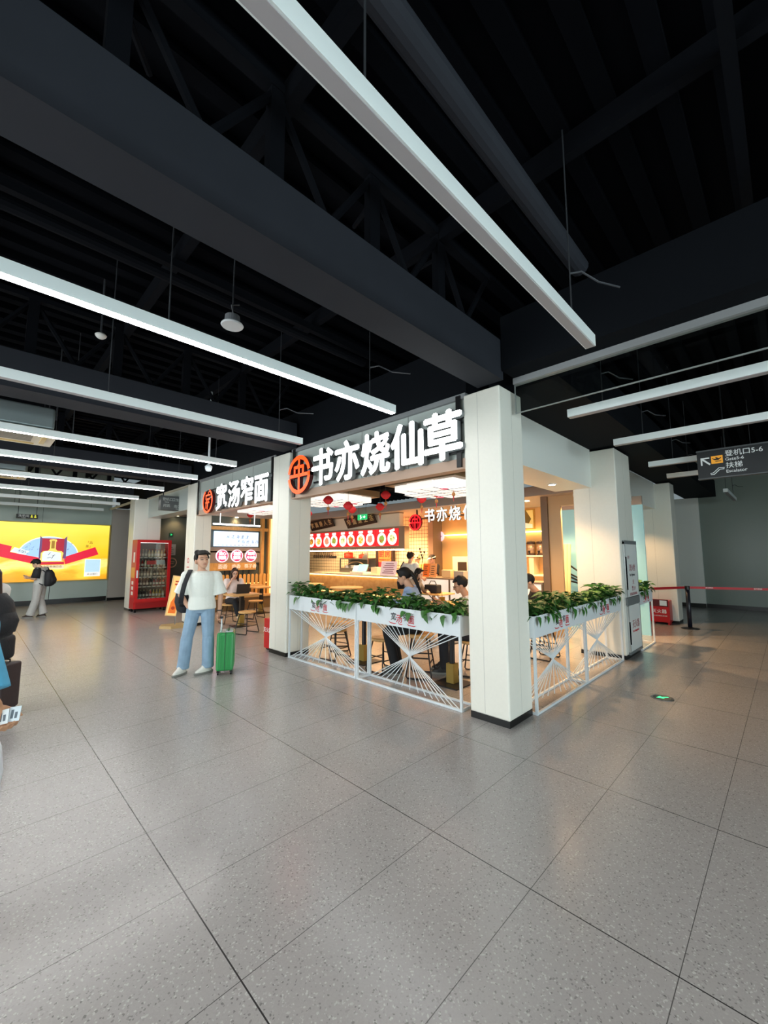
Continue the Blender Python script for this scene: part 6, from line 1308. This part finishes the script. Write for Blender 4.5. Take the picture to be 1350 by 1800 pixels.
# woman in the pale blue shirt, eating, seen from her left side
P = sitting(0.60, lean=0.10, headf=0.07, hpit=-20, elR=(0.22, 0.22, 0.92), wrR=(0.12, 0.42, 0.98), elL=(-0.22, 0.2, 0.90), wrL=(-0.12, 0.42, 0.96), fem=1, wide=0.92, knR=(0.10, 0.42, 0.60), knL=(-0.10, 0.42, 0.58), anR=(0.1, 0.32, 0.085), anL=(-0.1, 0.30, 0.085))
human('woman with ponytail in pale blue shirt leaning over her table behind the planter', (4.50, 3.78, 0), R_(28), P, '#c99a7c', cloth_mat('pale_blue', '#9fb8e0'), cloth_mat('black_trousers', '#141519'), mat('shoe_black', '#1a1a1c', 0.5), 'pony', vox=0.008, sleeve='long')
b = B(); b.lathe([(0.04, 0), (0.07, 0.03), (0.085, 0.07), (0.08, 0.07), (0.001, 0.04)], (4.42, 4.72, 0.751), 24); one('noodle_bowl', b, M_WHITE, 'white bowl on the table in front of the woman in pale blue', 'bowl', (4.42, 4.72, 0.751), smooth=True)
# customer at the counter, seen from behind
P = standing(1.72, wrL=(-0.28, 0.22, 1.02), elL=(-0.30, -0.02, 1.10), wrR=(0.2, 0.25, 1.05), elR=(0.27, 0.0, 1.12), loose=0.035, tloose=0.02)
cus, _ = human('person in white patterned shirt standing at the counter with back to the viewer', (7.98, 6.95, 0), R_(-88), P, '#c99a80', mat('shirt_pattern', '#d9d5cc', 0.85, bump=0.3, bscale=14), cloth_mat('taupe_trousers', '#84786c'), mat('shoe_black'), 'short', vox=0.009)
b = B()
for x, z in ((-0.10, 1.25), (0.0, 1.25), (0.10, 1.25), (-0.10, 1.12), (0.0, 1.12), (0.10, 1.12), (-0.05, 1.0), (0.06, 1.0)): b.ring(0.026, 0.014, (x, -0.158, z), EX, EZ, 0.006, n=16)
part('printed_rings', b, mat('print_grey', '#8d8a84', 0.8), cus, local=True)
CL = loc_to_world((7.98, 6.95, 0), R_(-88), (-0.26, -0.05, 0.95)); t = thing('shoulder_bag', 'black bag hanging at the left side of the customer at the counter', 'bag', CL, R_(-88))
b = B(); b.loft([(V((0, 0, -0.17)), V((0.05, 0, 0)), V((0, 0.14, 0))), (V((0, 0, 0.0)), V((0.07, 0, 0)), V((0, 0.17, 0))), (V((0, 0, 0.16)), V((0.04, 0, 0)), V((0, 0.14, 0)))], 14); part('bag_body', b, M_BAG, t, local=True, smooth=True)
b = B(); b.tube([(0, -0.12, 0.15), (0.06, -0.10, 0.40), (0.08, -0.02, 0.52), (0.06, 0.08, 0.40), (0, 0.12, 0.15)], 0.012, 6); part('strap', b, M_BAG, t, local=True)
# staff behind the counter
P = standing(1.62, hpit=-10, elR=(0.24, 0.08, 1.02), wrR=(0.10, 0.28, 1.08), elL=(-0.24, 0.08, 1.02), wrL=(-0.10, 0.28, 1.08))
st, SH = human('staff member in yellow cap and yellow top behind the counter', (9.5, 7.98, 0), R_(100), P, '#c99a80', cloth_mat('mustard', '#d9b65e'), cloth_mat('black_trousers'), mat('shoe_black'), 'short', vox=0.010)
b = B(); b.ell(SH(0, -0.015, 0.175), (0.092, 0.108, 0.075), 20); b.rc(SH(-0.03, 0.09, 0.165), 0.05, SH(0.03, 0.13, 0.155), 0.05, 12, 0.15); part('cap', b, mat('cap_yellow', '#e6c25a', 0.8), st, local=True, smooth=True)
P = standing(1.64, hpit=-14, hyaw=10, elR=(0.24, 0.08, 1.05), wrR=(0.12, 0.28, 1.12), elL=(-0.24, 0.08, 1.05), wrL=(-0.12, 0.28, 1.12))
st, SH = human('staff member in black with a white banded visor behind the drinks counter', (9.45, 7.36, 0), R_(75), P, '#d0a084', cloth_mat('black_top', '#17181c'), cloth_mat('black_trousers'), mat('shoe_black'), 'short', vox=0.010)
b = B(); b.tube([SH(0.09 * math.cos(a), -0.01 + 0.108 * math.sin(a), 0.165) for a in [2 * math.pi * k / 20 for k in range(20)]], 0.014, 8, closed=True); b.rc(SH(-0.03, 0.1, 0.162), 0.05, SH(0.03, 0.145, 0.15), 0.05, 12, 0.15); part('visor', b, mat('visor_white', '#e6ddd0', 0.7), st, local=True)
# hooded woman with her hand on her face, black bag on the table
P = sitting(0.47, lean=0.10, headf=0.08, hpit=-22, elR=(0.20, 0.26, 0.80), wrR=(0.03, 0.27, 1.06), hdR=(-0.1, 0.0, 1), acR=(1, 0, 0), elL=(-0.24, 0.24, 0.79), wrL=(-0.05, 0.42, 0.80), hdL=(0.9, 0.4, 0), fem=1)
human('woman in grey hooded top covering her face with one hand at the table', (7.50, 6.52, 0), R_(195), P, '#d4ac94', cloth_mat('grey_hoodie', '#8f857c'), cloth_mat('black_trousers'), mat('shoe_black'), 'long', vox=0.009, sleeve='long')
dup(stool, (7.50, 6.55, 0), 0, 'wooden stool under the woman in the grey hooded top')
b = B(); b.box((7.72, 5.92, 0.751), (7.92, 6.30, 0.95), bev=0.03); b.tube([(7.82, 6.0, 0.95), (7.82, 6.05, 1.03), (7.82, 6.17, 1.03), (7.82, 6.22, 0.95)], 0.01, 8); one('table_bag', b, M_BAG, 'black bag standing on the table beside the hooded woman', 'bag', (7.82, 6.1, 0.751))
# man with drink, seen from his left, partly behind the corner pillar
P = sitting(0.47, lean=0.06, headf=0.07, hpit=-18, elL=(-0.22, 0.22, 0.86), wrL=(-0.14, 0.44, 0.98), hdL=(0.1, 0.9, 0.35), acL=(0.5, 0, 0.8), elR=(0.24, 0.16, 0.80), wrR=(0.13, 0.34, 0.93), hdR=(-0.4, 0.8, 0.1), acR=(0, 0, 1))
human('man in white shirt with glasses holding a phone and a drink beside the corner pillar', (5.12, 3.30, 0), R_(38), P, '#bf8d6e', cloth_mat('white_shirt', '#e4e0da'), cloth_mat('dark_trousers', '#23242a'), mat('shoe_black'), 'short', vox=0.008, glasses=True)
q = loc_to_world((5.12, 3.30, 0), R_(38), (-0.13, 0.55, 1.03)); b = B(); b.box((-0.036, -0.004, -0.075), (0.036, 0.004, 0.075), bev=0.002, M=Matrix.Translation(q) @ Matrix.Rotation(R_(38), 4, 'Z') @ Matrix.Rotation(R_(-50), 4, 'X')); one('phone', b, M_BLACK, 'phone held up by the man with the drink', 'phone', q)
q = loc_to_world((5.12, 3.30, 0), R_(38), (0.06, 0.42, 0.90)); t = thing('drink_cup', 'amber iced drink in the hand of the man beside the corner pillar', 'cup', q)
b = B(); b.lathe([(0.033, 0), (0.043, 0.14)], q, 20); part('cup_body', b, mat('cup_amber', '#c98a2e', 0.15), t, smooth=True); b = B(); b.tube([q + V((0, 0, 0.13)), q + V((0.01, 0.01, 0.21))], 0.004, 6); part('straw', b, M_BLACK, t)
# man in black on the right flank
P = sitting(0.47, lean=0.10, headf=0.09, hpit=-24, elL=(-0.24, 0.20, 0.82), wrL=(-0.08, 0.40, 0.86), elR=(0.24, 0.20, 0.82), wrR=(0.08, 0.40, 0.86), knR=(0.13, 0.42, 0.53), knL=(-0.13, 0.42, 0.53))
human('man in black with glasses bending over his food behind the right flank planter', (6.55, 2.88, 0), R_(40), P, '#c39274', cloth_mat('black_top'), cloth_mat('black_trousers'), mat('shoe_black'), 'short', vox=0.008, sleeve='long', glasses=True)
make_table('cafe_table', 'wooden table in front of the man in black behind the right flank planter', (6.2, 3.5, 0), 0.6, 0.6)
b = B(); b.lathe([(0.04, 0), (0.07, 0.03), (0.085, 0.07), (0.08, 0.07), (0.001, 0.04)], (6.3, 3.36, 0.751), 24); one('noodle_bowl', b, M_WHITE, 'white bowl in front of the man in black', 'bowl', (6.3, 3.36, 0.751), smooth=True)
# people queuing at the left edge
NL, NA = (-0.075, 2.71, 0), R_(-45.3)
P = standing(1.66, elR=(0.25, -0.05, 1.10), wrR=(0.262, 0.03, 0.995), hdR=(0.2, 0.05, -0.6), knR=(0.17, 0.02, 0.48), hipR=(0.12, 0, 0.88), acR=(0.2, 0.9, 0.1), curlR=1.1, hem=-0.02, loose=0.035, slen=1.12, hyaw=20, elL=(-0.24, 0, 1.08), wrL=(-0.2, 0.1, 0.86), fem=1)
near, _ = human('person in bright blue top at the left edge holding boarding passes', NL, NA, P, '#b98a68', mat('blue_top', '#4f9fc4', 0.85, noise=0.15, nscale=20, bump=0.3, bscale=14), None, mat('shoe_white'), 'long', vox=0.0065)
b = B()
for s in (-1, 1): b.loft([(V((s * 0.10, 0, 0.94)), V((0.115, 0, 0)), V((0, 0.13, 0))), (V((s * 0.145, 0, 0.80)), V((0.142, 0, 0)), V((0, 0.14, 0))), (V((s * 0.165, 0, 0.70)), V((0.145, 0, 0)), V((0, 0.13, 0))), (V((s * 0.165, 0, 0.60)), V((0.135, 0, 0)), V((0, 0.12, 0)))], 18)
part('shorts', b, cloth_mat('white_shorts', '#dfe3ea'), near, local=True, smooth=True)
for k, (off, c, lab) in enumerate((((0.30, 0.03, 0.945), '#dfe6e8', 'white boarding pass nearer to the hand at the left edge'), ((0.342, 0.04, 0.955), '#cfdbe2', 'white boarding pass sticking out farthest from the hand at the left edge'))):
    q = loc_to_world(NL, NA, off); b = B(); b.box((-0.025, -0.03, -0.001), (0.025, 0.03, 0.001)); b.mi = 1
    for j in range(2): b.box((-0.016 + 0.018 * j, -0.018, 0.001), (-0.004 + 0.018 * j, 0.018 - 0.01 * j, 0.0016))
    b.bm.transform(Matrix.Translation(q) @ Matrix.Rotation(NA, 4, 'Z') @ Matrix.Rotation(R_(-14 + 6 * k), 4, 'Y') @ Matrix.Rotation(R_(72), 4, 'X'))
    one('boarding_pass', b, [mat('pass_%d' % k, c, 0.5), mat('pass_ink', '#5a6670', 0.6)], lab, 'ticket', q, group='boarding passes in the hand')
WL, WA = (0.105, 5.20, 0), R_(44.7)
P = standing(1.64, hpit=-8, fem=1, elR=(0.22, 0.08, 1.06), wrR=(0.15, 0.28, 1.0), elL=(-0.22, 0.08, 1.06), wrL=(-0.15, 0.28, 1.0))
human('person with long dark ponytail and white top wearing a black backpack at the left edge', WL, WA, P, '#c99a80', cloth_mat('white_shirt'), cloth_mat('black_trousers'), mat('shoe_black'), 'pony', vox=0.008, hairc=mat('hair_brown'))
backpack('big black backpack worn by the person with the ponytail at the left edge', loc_to_world(WL, WA, (0.0, -0.15, 1.11)), WA, 0.85)
t = thing('suitcase', 'dark brown upright suitcase on the floor at the left edge', 'suitcase', (0.345, 6.03, 0), R_(-45))
b = B(); b.box((-0.19, -0.12, 0.05), (0.10, 0.12, 0.52), bev=0.025); part('shell', b, mat('case_brown', '#35292a', 0.6, noise=0.2, nscale=20), t, local=True)
for x in (-0.15, 0.06):
    for y in (-0.08, 0.08): b = B(); b.prism(circ(0.026, 14), (x, y, 0.026), EY, EZ, 0.022); b.box((x - 0.0, y - 0.012, 0.03), (x + 0.022, y + 0.012, 0.06)); part('wheel', b, M_BLACK, t, local=True)
b = B(); b.tube([(-0.12, 0.05, 0.52), (-0.12, 0.05, 0.545), (0.02, 0.05, 0.545), (0.02, 0.05, 0.52)], 0.009, 8); part('carry_handle', b, M_BLACK, t, local=True)
q = V((0.325, 6.03, 0.556)); b = B(); b.box((-0.17, -0.11, 0), (0.08, 0.09, 0.26), bev=0.05); b.bm.transform(Matrix.Translation(q) @ Matrix.Rotation(R_(-45), 4, 'Z')); one('travel_bag', b, M_BAG, 'soft black bag resting on top of the dark brown suitcase', 'bag', q, smooth=True)
